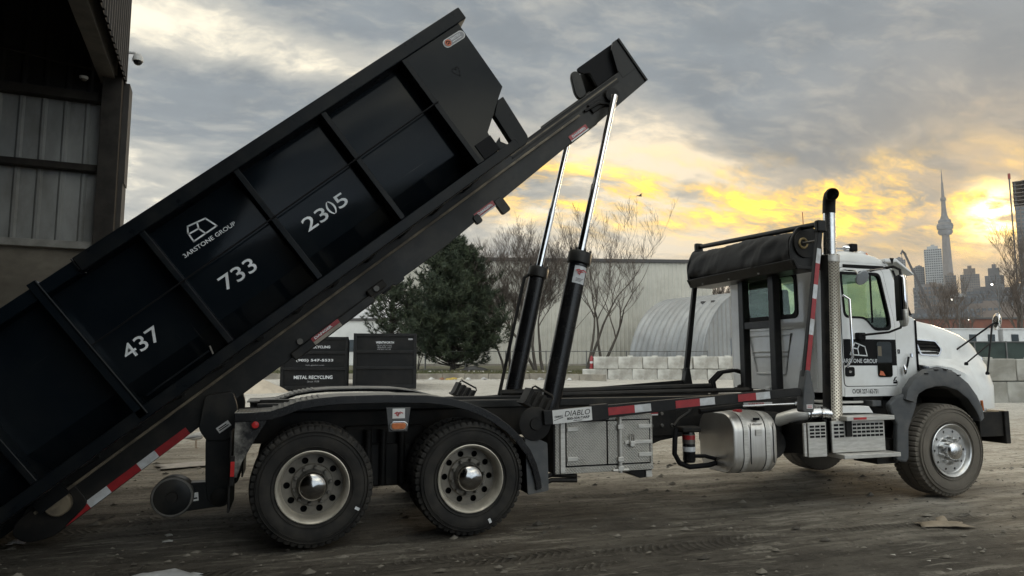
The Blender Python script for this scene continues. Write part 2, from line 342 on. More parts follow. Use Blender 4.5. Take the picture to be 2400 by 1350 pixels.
# ------------------------------------------------------------------ ground
def ground_mat():
    m = bpy.data.materials.new('yard_dirt'); m.use_nodes = True; q = NG(m.node_tree); q.n.clear()
    b = q.node('ShaderNodeBsdfPrincipled'); o = q.node('ShaderNodeOutputMaterial'); q.l.new(b.outputs[0], o.inputs[0])
    co = q.node('ShaderNodeTexCoord').outputs['Object']
    yd = q.mapping(co, rot=(0, 0, 0)); s = q.xyz(yd)
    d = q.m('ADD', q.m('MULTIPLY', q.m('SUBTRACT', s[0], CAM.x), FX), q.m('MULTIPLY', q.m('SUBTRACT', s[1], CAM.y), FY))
    big = q.noise(co, .16, 4, .6); streak = q.noise(q.mapping(co, rot=(0, 0, .05), sc=(.22, 2.2, 1)), 1.0, 7, .66, .4)
    streak2 = q.noise(q.mapping(co, (3, 8, 0), (0, 0, -.12), (.5, 5.5, 1)), 1.0, 6, .7, .5)
    fine = q.noise(co, 14, 6, .7); grit = q.noise(co, 70, 3, .7); med = q.noise(co, 2.2, 6, .65)
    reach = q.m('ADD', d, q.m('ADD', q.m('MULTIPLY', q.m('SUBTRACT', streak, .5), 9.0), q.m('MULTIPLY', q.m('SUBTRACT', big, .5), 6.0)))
    mud = q.m('SUBTRACT', 1.0, q.ramp(reach, 5.4, 11.5))           # dark zone set by distance ahead of the standpoint, edge broken by streaks
    pale_col = q.mix(q.ramp(q.m('ADD', q.m('MULTIPLY', streak, .6), q.m('MULTIPLY', med, .4)), .36, .62), (.30,.265,.215), (.46,.425,.365))
    pale_col = q.mix(q.m('MULTIPLY', q.ramp(streak2, .50, .62), .45), pale_col, (.17,.143,.108))
    far = q.mix(q.ramp(big, .3, .7), (.52,.495,.45), (.44,.415,.37))
    pale_col = q.mix(q.ramp(d, 13, 24), pale_col, far)
    dark_col = q.mix(q.ramp(med, .38, .62), (.050,.044,.036), (.088,.079,.066))
    dark_col = q.mix(q.m('MULTIPLY', q.ramp(streak, .50, .66), .8), dark_col, (.028,.022,.017))
    dark_col = q.mix(q.m('MULTIPLY', q.ramp(q.m('ADD', q.m('MULTIPLY', streak2, .7), q.m('MULTIPLY', fine, .3)), .555, .625), .75), dark_col, (.22,.205,.175))
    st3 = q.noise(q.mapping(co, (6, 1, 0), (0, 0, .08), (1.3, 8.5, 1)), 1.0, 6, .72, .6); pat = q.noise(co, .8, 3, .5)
    dark_col = q.mix(q.m('MULTIPLY', q.m('MULTIPLY', q.ramp(st3, .545, .60), q.ramp(pat, .42, .58)), .8), dark_col, (.20,.185,.157))
    dark_col = q.mix(q.m('MULTIPLY', q.ramp(st3, .46, .38), .6), dark_col, (.020,.016,.012))
    pale_col = q.mix(q.m('MULTIPLY', q.ramp(st3, .48, .40), .45), pale_col, (.15,.128,.098))
    col = q.mix(mud, pale_col, dark_col)
    tx = q.m('ABSOLUTE', q.m('SINE', q.m('MULTIPLY', q.m('ADD', s[0], q.m('MULTIPLY', q.m('ABSOLUTE', q.m('SINE', q.m('MULTIPLY', s[1], 9.5))), .09)), 44.0)))
    lane = q.m('MULTIPLY', q.ramp(q.m('ABSOLUTE', q.m('SINE', q.m('ADD', q.m('MULTIPLY', s[1], 1.55), q.m('MULTIPLY', big, 5.0)))), .80, .9), q.ramp(q.noise(q.mapping(co, (4, 4, 0), (0, 0, .03), (.5, 2.2, 1)), 1.0, 3, .6), .50, .60))
    tread = q.m('MULTIPLY', q.m('MULTIPLY', lane, tx), mud)                       # tyre prints pressed into the mud
    col = q.mix(q.m('MULTIPLY', tread, .55), col, (.022,.018,.014))
    col = q.mix(q.m('MULTIPLY', q.ramp(grit, .56, .72), .35), col, (.15,.137,.115))
    col = q.mix(q.m('MULTIPLY', q.ramp(fine, .52, .66), .55), col, (.022,.019,.015))
    q.set(b, 'Base Color', col); q.set(b, 'Roughness', q.m('MULTIPLY_ADD', med, .35, .66)); q.set(b, 'Specular IOR Level', .3)
    h = q.m('ADD', q.m('MULTIPLY', fine, .6), q.m('ADD', q.m('MULTIPLY', grit, .25), q.m('SUBTRACT', q.m('MULTIPLY', streak2, .8), q.m('MULTIPLY', tread, .5))))
    bn = q.node('ShaderNodeBump'); q.set(bn, 'Height', h); q.set(bn, 'Strength', 1.0); q.set(bn, 'Distance', .05); q.l.new(bn.outputs[0], b.inputs['Normal'])
    return m
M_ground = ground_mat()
def frange(a, b, s):
    n = int(round((b-a)/s)); return [a + s*i for i in range(n+1)]
half = [14, 17, 21, 26, 33, 42, 55, 75, 110, 180, 350, 800, 1290]
rs = [-x for x in half[::-1]] + frange(-12, 12, .1) + half
ds = [-300, -80, -30, -12, -6, -3, -1, 0, 1, 2, 3] + frange(3.5, 13.5, .1) + [14, 15, 16, 18, 20, 23, 26, 30, 35, 40, 45, 52, 60, 75, 100, 160, 300, 700, 1800, 2880]
b = MB(); P = []
for d in ds:
    row = []
    for r in rs:
        p = Y(r, d); e = max(0, 1 - max(abs(r)-10, 0)/2) * max(0, min(1, (d-3)/.6, (14-d)/1.5))
        h = (mnoise.noise((p.x*.35, p.y*2.3, 0))*.022 + mnoise.noise((p.x*1.6, p.y*4.5, 3))*.016 + mnoise.noise((p.x*5, p.y*6, 9))*.012 - .018)*e
        row.append((p.x, p.y, gz(d) + h))
    P.append(row)
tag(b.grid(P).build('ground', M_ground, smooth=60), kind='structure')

# loose stones and crumbs trodden into the yard
M_stone = pbr('stone', (.05,.044,.036), (.17,.155,.13), 1.1, .9, lo=.42, hi=.6)
b = MB(); rnd = random.Random(3)
for _ in range(2600):
    d = 4.2 + 9*rnd.random()**1.5; r = rnd.uniform(-6.5, 7.5)*(.35 + d/12); p = Y(r, d, rnd.uniform(-.008, .0)); s = .004 + .012*rnd.random()**3
    a = rnd.random()*6.28; V = [b.v((p.x + s*math.cos(a+k*2.1)*rnd.uniform(.7, 1.4), p.y + s*math.sin(a+k*2.1)*rnd.uniform(.7, 1.4), p.z)) for k in range(3)]
    t = b.v((p.x, p.y, p.z + s*rnd.uniform(.5, 1.1)))
    for k in range(3): b.f([V[k], V[(k+1) % 3], t])
for _ in range(700):                                   # trodden clods of mud
    d = 4.3 + 7*rnd.random()**1.4; r = rnd.uniform(-6.5, 7.5)*(.35 + d/12); p = Y(r, d, -.012); s = .012 + .03*rnd.random()**2.5; a = rnd.random()*6.28
    V = [b.v((p.x + 1.6*s*math.cos(a+k*1.05)*rnd.uniform(.7, 1.2), p.y + s*math.sin(a+k*1.05)*rnd.uniform(.7, 1.2), p.z)) for k in range(6)]
    t = b.v((p.x + s*.2, p.y, p.z + s*rnd.uniform(.5, .9)))
    for k in range(6): b.f([V[k], V[(k+1) % 6], t])
tag(b.build('gravel', M_stone), 'small loose stones and crumbs scattered over the muddy yard', kind='stuff')

# ------------------------------------------------------------------ kerb and grass bank at the back of the yard
M_kerb = pbr('kerb_concrete', (.32,.29,.24), (.22,.2,.165), 1.2, .9, bump=.1, dust=(.12,.1,.08), dustamt=.5)
kb = thing('kerb', None, None, Y(-8, 40)); kb['kind'] = 'structure'
def krow(r): return 40 - max(0, r-1.2)**1.5*.32
r = -21.0
while r < 4.2:
    w = random.Random(int(r*10)).uniform(1.1, 1.5); q = MB(); z0, z1 = gz(40)-.1, gz(40) + .33 + random.uniform(-.012, .012)
    a, e = Y(r+.012, krow(r)), Y(r+w-.012, krow(r+w)); a2, e2 = Y(r+.012, krow(r)+.25), Y(r+w-.012, krow(r+w)+.25)
    off = kb.location
    q.loft([[(p.x-off.x, p.y-off.y, zz) for p in (a, e, e2, a2)] for zz in (z0, z1)])
    q.build('kerb_stone', M_kerb, kb, bevel=.02); r += w
M_grass = pbr('grass_bank', (.06,.062,.026), (.11,.095,.055), .8, .95, bump=.3, bscale=6)
b = MB()
P = [[Y(r, d, gz(40)+.30 + .05*(d-40.2)**.6 + .06*mnoise.noise((r*.6, d*.6, 0))) for r in frange(-45, 15, 1)] for d in (40.22, 40.8, 41.6, 43, 45, 48, 52, 57, 64)]
tag(b.grid(P).build('grass_bank', M_grass, smooth=60), kind='structure')
M_blade = pbr('grass_blade', (.055,.068,.022), (.13,.115,.055), .5, .9)
b = MB(); rnd = random.Random(5)
for _ in range(7000):
    r = rnd.uniform(-24, 6); d = 40.25 + 4*rnd.random()**1.6; p = Y(r, d, gz(40)+.30 + .05*(d-40.2)**.6); h = rnd.uniform(.06, .2); w = .02; a = rnd.random()*3.1
    dx, dy = math.cos(a)*w, math.sin(a)*w
    b.f([b.v((p.x-dx, p.y-dy, p.z-.03)), b.v((p.x+dx, p.y+dy, p.z-.03)), b.v((p.x+rnd.uniform(-.05, .05), p.y+rnd.uniform(-.05, .05), p.z+h))])
tag(b.build('grass', M_blade, recalc=False), 'rough short grass along the top of the kerb', kind='stuff')

# ------------------------------------------------------------------ pale warehouse behind the trees
M_ware = pbr('warehouse_siding', (.50,.475,.41), (.43,.41,.355), .25, .6, .1, dust=(.3,.28,.235), dustamt=.35)
M_flash = pbr('dark_flashing', (.05,.047,.045), None, 4, .6)
wh = thing('warehouse', 'long pale ribbed metal warehouse behind the bare trees', 'warehouse', Y(4, 62))
def WL(r, d, z): p = Y(r, d, z) - wh.location; return p
def wd(r): return 62 + (r+9.8)*.055
def wtop(r): return 10.96 - (r+9.8)*.004
r = -9.8
while r < 18.4:
    q = MB(); w = 2.37; n = 6; prof = []
    for k in range(n):
        u = r + k*w/n; st = w/n
        prof += [(u, 0), (u+st*.55, 0), (u+st*.66, .05), (u+st*.88, .05)]
    prof.append((r+w, 0))
    q.loft([[WL(u, wd(u)-o, zz if zz < 5 else wtop(u)) for u, o in prof] for zz in (.6, 10.9)], closed=False, cap=False)
    q.build('siding_panel', M_ware, wh, recalc=False); r += w
rr_ = r
q = MB(); q.loft([[WL(-9.85, wd(-9.8)-.22, z) , WL(rr_, wd(rr_)-.22, z-.1), WL(rr_, wd(rr_)+.3, z-.1), WL(-9.85, wd(-9.8)+.3, z)] for z in (10.72, 11.02)]); q.build('roof_trim', M_flash, wh)
q = MB(); q.loft([[WL(-9.8, wd(-9.8)+.06, z), WL(-9.8, 92, z), WL(rr_, 92, z), WL(rr_, wd(rr_)+.06, z)] for z in (.6, 10.7)]); q.build('wall', M_ware, wh)
q = MB(); q.loft([[WL(-9.6, wd(-9.6)-.1, .5), WL(rr_, wd(rr_)-.1, .5), WL(rr_, wd(rr_)+.2, .5), WL(-9.6, wd(-9.6)+.2, .5)], [WL(-9.6, wd(-9.6)-.1, 1.3), WL(rr_, wd(rr_)-.1, 1.3), WL(rr_, wd(rr_)+.2, 1.3), WL(-9.6, wd(-9.6)+.2, 1.3)]]); q.build('plinth', M_kerb, wh)

# ------------------------------------------------------------------ arched steel hut
M_hut = pbr('galvanised_sheet', (.29,.295,.295), (.23,.235,.235), .5, .5, .15, metal=.3, dust=(.22,.21,.2), dustamt=.4)
hut = thing('arched_hut', 'grey corrugated steel hut with a rounded arch roof behind the block wall', 'hut', Y(18.2, 53.1, .8), (0, 0, -YAW + R_(35)))
HR, HH, NP = 5.5, 6.0, 12
def arch(t, k): return (math.cos(t)*(HR+k), math.sin(t)*(HH+k))
for i in range(NP):
    q = MB(); u0 = i*.62; ring = []
    prof = [(u0, 0), (u0+.10, .07), (u0+.26, .10), (u0+.36, .10), (u0+.52, .07), (u0+.62, 0)]
    rows = []
    for t in frange(0, math.pi, math.pi/28): rows.append([(arch(t, o)[0], u, arch(t, o)[1]) for u, o in prof])
    q.grid(rows); q.build('arch_panel', M_hut, hut, smooth=40, recalc=False)
q = MB(); pts = []
n = 44
for k in range(n+1):
    x = -HR + 2*HR*k/n; zt = HH*math.sqrt(max(0, 1-(x/HR)**2)); o = .06 if k % 2 else 0
    pts.append((x, -.03-o, zt))
rows = [[(x, y, 0) for x, y, z in pts], pts]; q.grid(rows); q.build('end_wall', M_hut, hut, recalc=False)
q = MB(); q.tube([(arch(t, .08)[0], -.05, arch(t, .08)[1]) for t in frange(0, math.pi, math.pi/30)], .10, 6); q.build('arch_trim', M_hut, hut, smooth=50)
q = MB(); q.box((-2.2, -.16, 1.25), (-.6, -.08, 2.45)); q.build('shutter', pbr('hut_shutter', (.22,.235,.25), None, 3, .5), hut)
for dx in (-1.6, -.9):
    q = MB(); q.box((-2.9, 3.2+dx*1.4-.12, 4.98), (-2.35, 3.2+dx*1.4+.12, 5.36)); q.build('roof_vent', M_flash, hut)

# ------------------------------------------------------------------ concrete block walls
M_block = pbr('block_concrete', (.56,.545,.50), (.44,.425,.385), .9, .9, bump=.15, bscale=5, dust=(.20,.18,.15), dustamt=.65)
M_block2 = pbr('block_concrete_grey', (.36,.35,.315), (.26,.25,.22), .9, .9, bump=.15, bscale=5, dust=(.15,.14,.11), dustamt=.5)
def block_wall(label, origin, ang, courses, n, m, seed, BL=1.5, BH=.74):
    rnd = random.Random(seed); w = thing('block_wall', label, 'wall', origin, (0, 0, ang))
    proto = None
    for c, (start, cnt) in enumerate(courses):
        for k in range(cnt):
            if proto is None or k % 4 == 0:
                b = MB(); hx, hz = BL/2-.015, BH/2-.012
                b.box((-hx, -.36, -hz), (hx, .36, hz))
                bmesh.ops.subdivide_edges(b.bm, edges=b.bm.edges, cuts=2, use_grid_fill=True)
                for v in b.bm.verts: v.co += Vector((rnd.uniform(-.012, .012), rnd.uniform(-.014, .014), rnd.uniform(-.012, .012)))
                proto = b.build('block', m, w, bevel=.035); o = proto
            else:
                o = proto.copy(); COL.objects.link(o); o.parent = w
            o.location = (start + (k+.5)*BL + rnd.uniform(-.02, .02), rnd.uniform(-.035, .035), BH*(c+.5)); o.rotation_euler = (0, 0, rnd.uniform(-.015, .015))
            if c == len(courses)-1 and rnd.random() < .75:
                kb_ = MB(); kb_.box((-.16, -.14, BH/2-.02), (.16, .14, BH/2+.05)); kn = kb_.build('lifting_lug', m, o, bevel=.03); kn.location = (rnd.uniform(-.1, .1), 0, 0)
    return w
bwl = block_wall('low whitish concrete block wall in front of the arched steel hut', Y(4.1, 40.2, gz(40)-.12), -YAW + R_(-2.0), [(0, 9), (.62, 8)], 9, M_block, 3, 1.42, .72)
bwr = block_wall('grey concrete block wall at the right edge beside the truck bonnet', Y(14.9, 23.3, gz(23)-.06), -YAW, [(0, 7), (.35, 7)], 7, M_block2, 9, 1.5, .755)
M_post = pbr('fence_steel', (.16,.16,.155), (.1,.1,.098), 3, .6, metal=.5)

# chain-link fence under the trees
fn = thing('chain_link_fence', 'thin chain-link fence along the grass bank under the trees', 'fence', Y(-4, 44.5, gz(44)+.35))
FL = lambda r, z: Y(r, 44.5, fn.location.z + z) - fn.location
rr = -16.0
while rr < 13.5:
    MB().tube([FL(rr, -.1), FL(rr, 1.3)], .035, 6).build('post', M_post, fn); rr += 2.6
MB().tube([FL(-16, 1.25), FL(12.6, 1.25)], .025, 6).build('top_rail', M_post, fn)
b = MB()
for k in range(190):
    u = -16 + k*.15
    for s in (-1, 1):
        p, e = FL(u if s > 0 else u+1.2, .02), FL(u+1.2 if s > 0 else u, 1.22); b.f([b.v(p), b.v(p+Vector((0, 0, .008))), b.v(e)])
tag(b.build('wire_mesh', M_post, fn, recalc=False), kind='stuff')

# ------------------------------------------------------------------ open-fronted shed on the left
SHP = Vector((-3.45, 8.6, 0)); fy = Vector((.095, -.9955, 0)); fx = Vector((-.9955, -.095, 0))
M_sid = pbr('shed_siding_dark', (.032,.028,.025), (.022,.0195,.0175), 1.2, .55, .2, spec=.3, dust=(.06,.052,.044), dustamt=.3)
M_steel = pbr('shed_steel', (.016,.014,.0125), (.028,.025,.022), 3, .75, spec=.25, dust=(.07,.06,.048), dustamt=.3)
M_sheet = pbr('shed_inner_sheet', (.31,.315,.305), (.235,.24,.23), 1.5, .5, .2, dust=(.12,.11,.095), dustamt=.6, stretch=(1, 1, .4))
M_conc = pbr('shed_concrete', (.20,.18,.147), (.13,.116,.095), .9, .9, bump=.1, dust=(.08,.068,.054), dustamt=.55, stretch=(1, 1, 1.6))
M_dark = pbr('shed_dark', (.03,.03,.029), (.018,.018,.018), 1, .85)
shed = thing('open_shed', 'tall open-fronted dark steel shed with corrugated walls at the left edge', 'shed', SHP)
SM = Matrix(((fx.x, -fy.x, 0, 0), (fx.y, -fy.y, 0, 0), (0, 0, 1, 0), (0, 0, 0, 1)))
# shed axes: a = inward from the front, b = away from the photographer (negative = towards), c = up
def SB(): return MB(SM)
DEP, LEN, HD, TOP = 22., 31., 7.0, 11.6
def corr(a0, a1, z0, z1, bb, m, name, per=.36, amp=.035):
    q = SB(); prof = []; u = a0
    while u < a1-1e-3:
        for t, o in ((0, 0), (.58, 0), (.68, amp), (.80, amp), (.90, 0)): prof.append((min(u+per*t, a1), o))
        u += per
    prof.append((a1, 0)); q.grid([[(u, bb-o, zz) for u, o in prof] for zz in (z0, z1)]); return q.build(name, m, shed, recalc=False)
a = .36
while a < 9:
    corr(a, a+1.08, 3.70, 5.235, .14, M_sheet, 'wall_panel'); corr(a, a+1.08, 5.235, 6.635, .14, M_sheet, 'wall_panel'); corr(a, a+1.08, 6.635, 11.7, .14, M_dark, 'wall_panel'); a += 1.08  # top tier takes the darker colour
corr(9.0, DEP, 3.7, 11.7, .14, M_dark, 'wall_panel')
for zz, hh in ((5.17, .13), (6.55, .17)):
    SB().box((.33, -.10, zz), (DEP, .12, zz+hh)).build('girt', M_steel, shed, bevel=.01)
SB().box((.33, -.14, 3.66), (DEP, .2, 3.80)).build('sill_beam', pbr('sill_grey', (.30,.295,.275), (.2,.195,.18), 3, .7), shed, bevel=.01)
SB().box((.0, .0, -.1), (DEP, .5, 3.66)).build('concrete_wall', M_conc, shed)
SB().box((.03, -.30, 0), (.36, -.02, HD+.05)).build('corner_column', M_steel, shed, bevel=.008)
SB().box((-.05, -.06, -.1), (.029, .48, 5.0)).build('corner_flashing', M_sid, shed); SB().box((-.075, -.06, 5.0), (.029, .4, HD)).build('corner_flashing', M_sid, shed)
# header siding over the open front, one corrugated sheet after another
u = 0.
while u < LEN:
    q = SB(); prof = []; x = u
    while x < u+.99:
        for t, o in ((0, 0), (.14, 0), (.17, .035), (.23, .035)): prof.append((-(x+t), -o))
        x += .25
    prof.append((-(u+1.0), 0)); q.grid([[(o, bb, zz) for bb, o in prof] for zz in (HD, TOP)]); q.build('header_panel', M_sid, shed, recalc=False); u += 1.0
SB().box((.16, -LEN, HD-.02), (.44, .1, HD+.42)).build('header_beam', pbr('header_steel', (.06,.053,.045), (.035,.031,.027), 3, .7), shed, bevel=.01)
for k in range(8): SB().box((.05, -k*3.0-2.2, HD+.5), (.16, -k*3.0-2.05, TOP-.1)).build('header_stud', M_steel, shed)
SB().box((.0, .02, HD-.02), (.5, .06, TOP)).build('header_end', M_sid, shed); SB().box((.02, -LEN, HD+.43), (.2, .0, HD+.46)).build('soffit', M_steel, shed)
SB().box((.05, -LEN, HD+.9), (.17, 0, HD+1.05)).build('girt', M_steel, shed)
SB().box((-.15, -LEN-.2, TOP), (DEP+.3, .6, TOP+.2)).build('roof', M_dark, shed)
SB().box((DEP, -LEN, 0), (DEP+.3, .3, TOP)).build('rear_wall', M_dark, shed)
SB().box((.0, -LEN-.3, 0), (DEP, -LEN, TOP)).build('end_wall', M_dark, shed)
SB().tube([(.3, -.18, 7.12), (1.2, -.2, 7.2), (2.3, -.2, 7.36), (4.5, -.2, 7.5)], .022, 6).build('cable', M_steel, shed)
lamp = thing('dome_light', 'small round white lamp on the inside wall of the shed', 'lamp', SHP + fx*.66 + Vector((0, -.22, 6.93)))
b = MB(); b.lathe([(-.02, .06), (.0, .075), (.03, .075), (.04, .03)], (0, 0, 0), 'z', 16, True); b.build('housing', M_whiw, lamp, smooth=40)
b = MB(); b.lathe([(-.06, .012), (-.045, .045), (-.02, .058)], (0, 0, 0), 'z', 16, True); b.build('lens', M_hub, lamp, smooth=40)
cc = thing('security_camera', 'white dome security camera on an arm at the shed corner', 'camera', SHP + Vector((-.02, .0, 7.6)))
MB().tube([(-.1, 0, .06), (.17, 0, .06)], .028, 8).build('arm', M_whiw, cc, smooth=40)
b = MB(); b.lathe([(.03, .02), (.04, .06), (.0, .085), (-.06, .10), (-.10, .10)], (.20, 0, 0), 'z', 16, True); b.build('housing', M_whiw, cc, smooth=40)
b = MB(); b.lathe([(-.10, .085), (-.14, .075), (-.17, .045), (-.18, .01)], (.20, 0, 0), 'z', 16, True); b.build('dome', M_blk, cc, smooth=50)
# ------------------------------------------------------------------ the roll-off truck (x forward, y away from the photographer, wheels' near face at y = 0)
WID = 2.44
truck = thing('roll_off_truck', 'white cab roll-off truck with black hoist frame raised under a tilted black bin', 'truck')
far = lambda y: WID - y

# ---- wheels
def tyre(name, R, w, m, lugs, rin=.30):
    prof = [(w*.12, rin+.005), (.012, rin+.012), (.004, rin+.03), (-.004, rin+(R-rin)*.30), (-.006, rin+(R-rin)*.5), (.004, rin+(R-rin)*.72), (.016, R-.045), (.020, R-.030), (.026, R-.012), (.05, R-.003),
            (w*.35, R), (w*.355, R-.012), (w*.385, R-.012), (w*.39, R), (w*.61, R), (w*.615, R-.012), (w*.645, R-.012), (w*.65, R), (w-.05, R-.003), (w-.026, R-.012), (w-.016, R-.04), (w, rin+(R-rin)*.5), (w-.012, rin+.015), (w*.88, rin+.005)]
    n = lugs*4; b = MB(); rings = []
    for i, (t, r) in enumerate(prof):
        ring = []
        for k in range(n):
            q = 2*math.pi*k/n; rr = r; tt = t
            if i in (7, 8, 9, 18, 19) and k % 4 == 0: rr -= .013; tt += .006 if i < 12 else -.006
            if i in (10, 17) and k % 4 == 0: rr -= .007
            ring.append((rr*math.cos(q), tt, rr*math.sin(q)))
        rings.append(ring)
    b.loft(rings, True, False)
    # fine moulded rings on the sidewall
    for rr in (rin+.035, rin+(R-rin)*.62, R-.052):
        b.lathe([(.004, rr-.004), (-.009, rr), (.004, rr+.004)], n=96)
    return b.build(name, m, None, smooth=32)
def nut(r=.017, l=.05, cap=False):
    b = MB(); b.lathe([(0, r), (-l*.7, r*.95), (-l, r*.6), (-l, .001)], n=10 if cap else 6); return b
def dual_wheel():
    b = MB()                                              # dished disc wheel
    b.lathe([(.016, .300), (-.004, .306), (-.008, .298), (.002, .288), (.02, .276), (.10, .268), (.145, .258)], n=64)
    rimb = b; b = MB()
    holes = 10; n = 80; rin, rout, y = .125, .258, .150
    def ydisc(r): return y + .012 - .028*max(0, (r-.155)/.1)*0 
    rings = {}
    # disc with ten round hand holes, each hole fenced by its own sector
    for h in range(holes):
        q0 = 2*math.pi*h/holes; hc = Vector((.212*math.cos(q0), .212*math.sin(q0)))
        sec = 2*math.pi/holes; out = []
        for k in range(9): q = q0 - sec/2 + sec*k/8; out.append((rout*math.cos(q), rout*math.sin(q)))
        for k in range(9): q = q0 + sec/2 - sec*k/8; out.append((.165*math.cos(q), .165*math.sin(q)))
        inn = [(hc.x + .029*math.cos(t), hc.y + .029*math.sin(t)) for t in [2*math.pi*k/14 for k in range(14)]]
        b.ring_plate(out, inn, .146, .158, 20)
    b.lathe([(.146, .178), (.132, .176), (.122, .170), (.120, .09)], n=48)
    b.lathe([(.158, .260), (.2, .27)], n=48)
    dk_ = b
    w = rimb.build('wheel', M_rim, truck, smooth=35); dk_.build('wheel_disc', M_disc, w, smooth=35)
    bb = MB(); bb.lathe([(.235, .29), (.235, .02)], n=40); bb.build('hole_backing', M_letb, w)  # black disc painting the darkness seen through the hand holes
    t = tyre('tyre', .513, .27, M_rub, 52); t.parent = w
    b = MB(); b.lathe([(.122, .134), (.10, .130), (.085, .125), (.075, .118), (.03, .116), (.022, .10)], n=40); hb = b.build('hub', M_hub, w, smooth=40)
    b = MB(); b.lathe([(.05, .119), (.012, .117), (-.004, .108), (-.016, .090), (-.026, .055), (-.030, .001)], n=40); b.build('hub_cap', M_cap, w, smooth=60)
    for k in range(10):
        q = 2*math.pi*(k+.3)/10; o = (nut(.016, .055).build('lug_nut', M_hub, w, smooth=30) if k == 0 else None)
        if k == 0: p0 = o
        else: o = p0.copy(); COL.objects.link(o); o.parent = w
        o.location = (.153*math.cos(q), .122, .153*math.sin(q))
    b = MB(); q = R_(-28); b.box((.40, -.0135, -.012), (.44, -.004, .012), Matrix.Rotation(R_(28), 4, 'Y')); b.build('tyre_mark', M_let, w)
    return w
w0 = dual_wheel(); w0.location = (0, .0, .513)
w1 = dup(w0, truck, (1.377, 0, .513), (0, R_(37), 0))
for x in (0, 1.377): dup(w0, truck, (x, WID, .513), (0, 0, math.pi))
ty = [c for c in w0.children if c.name.startswith('tyre') and 'mark' not in c.name][0]
for x in (0, 1.377):
    for yy, rz in ((.33, 0), (far(.33), math.pi)):
        o = ty.copy(); COL.objects.link(o); o.parent = truck; o.location = (x, yy, .513); o.rotation_euler = (0, .7, rz); o.name = 'inner_tyre'
def steer_wheel():
    b = MB()
    b.lathe([(.02, .300), (-.004, .306), (-.010, .298), (-.004, .285), (.012, .272), (.035, .264), (.045, .25)], n=64)
    holes = 10
    for h in range(holes):
        q0 = 2*math.pi*h/holes; hc = Vector((.222*math.cos(q0), .222*math.sin(q0))); sec = 2*math.pi/holes; out = []
        for k in range(9): q = q0 - sec/2 + sec*k/8; out.append((.252*math.cos(q), .252*math.sin(q)))
        for k in range(9): q = q0 + sec/2 - sec*k/8; out.append((.17*math.cos(q), .17*math.sin(q)))
        inn = [(hc.x + .0145*math.cos(t), hc.y + .0145*math.sin(t)) for t in [2*math.pi*k/12 for k in range(12)]]
        b.ring_plate(out, inn, .036, .05, 18)
    b.lathe([(.036, .172), (.03, .168), (.028, .11)], n=48); b.lathe([(.06, .285), (.1, .28), (.1, .1)], n=48)
    w = b.build('wheel', M_alw, truck, smooth=35)
    t = tyre('tyre', .535, .39, M_rubf, 56); t.parent = w
    b = MB(); b.lathe([(.04, .110), (-.02, .108), (-.05, .10), (-.065, .085), (-.075, .05), (-.078, .001)], n=40); b.build('hub_cap', M_alu, w, smooth=50)
    for k in range(10):
        q = 2*math.pi*(k+.5)/10
        if k == 0: o = p0 = nut(.021, .05, True).build('lug_nut', M_alw, w, smooth=60)
        else: o = p0.copy(); COL.objects.link(o); o.parent = w
        o.location = (.146*math.cos(q), .032, .146*math.sin(q))
    return w
wf = steer_wheel(); wf.location = (7.157, 0, .535); dup(wf, truck, (7.157, WID, .535), (0, 0, math.pi))

# ---- chassis
for y in (.79, 1.57):
    MB().box((-.67, y, .80), (7.75, y+.08, 1.09)).build('chassis_rail', M_chas, truck, bevel=.012)
for x in (-.6, .69, 2.1, 3.1, 4.2, 5.2): MB().box((x-.05, .87, .85), (x+.05, 1.57, 1.05)).build('cross_member', M_chas, truck, bevel=.01)
for x in (0, 1.377):
    MB().tube([(x, .3, .513), (x, far(.3), .513)], .09, 12).build('axle', M_chas, truck, smooth=40)
    b = MB(); b.lathe([(-.22, .08), (-.14, .2), (0, .25), (.14, .2), (.2, .1)], (x, 1.22, .513), 'x', 18, True); b.build('differential', M_chas, truck, smooth=40)
MB().tube([(7.157, .3, .50), (7.157, far(.3), .50)], .07, 10).build('axle', M_chas, truck, smooth=40)
MB().tube([(1.5, 1.22, .62), (5.2, 1.22, .85)], .06, 10).build('drive_shaft', M_chas, truck, smooth=40)
MB().box((.30, .68, .48), (1.08, .79, .95)).build('suspension_beam', M_chas, truck, bevel=.03)
b = MB(); b.prism([(.18, .60), (.45, .38), (.95, .38), (1.2, .60), (.9, .78), (.5, .78)], .62, .74); b.build('walking_beam', M_chas, truck, bevel=.02)
for x in (.52, .66, .84): MB().tube([(x, .60, .40), (x, .60, .92)], .035, 10).build('suspension_bolt', M_chas, truck, smooth=40)
MB().box((5.0, .55, .50), (7.4, 1.9, 1.14)).build('engine_block', M_chas, truck, bevel=.05)
MB().box((4.72, .35, .55), (5.1, 1.5, 1.0)).build('transmission', M_chas, truck, bevel=.05)
b = MB(); b.lathe([(-.0, .10), (-.02, .16), (.1, .17), (.25, .15), (.27, .08)], (4.9, .30, .66), 'y', 24, True); b.build('brake_chamber', M_chas, truck, smooth=40)
MB().box((3.3, .70, .74), (3.95, .79, 1.05)).build('frame_plate', M_chas, truck, bevel=.01)
for k in range(9):
    x = 3.36 + (k % 5)*.13; zz = .86 + (k//5)*.13
    b = MB(); b.lathe([(0, .02), (-.018, .018), (-.018, .001)], (x, .70, zz), 'y', 8); b.build('frame_bolt', M_hub, truck)
b = MB(); b.prism([(3.3, .76), (3.3, .66), (3.42, .60), (3.6, .64), (3.75, .69), (4.1, .74), (4.1, .8)], .72, 1.7); b.build('underframe', M_chas, truck, bevel=.015)
for y in (.83, 1.55): MB().box((-.5, y-.06, 1.09), (4.9, y+.06, 1.17)).build('hoist_subframe', M_hoist, truck, bevel=.01)
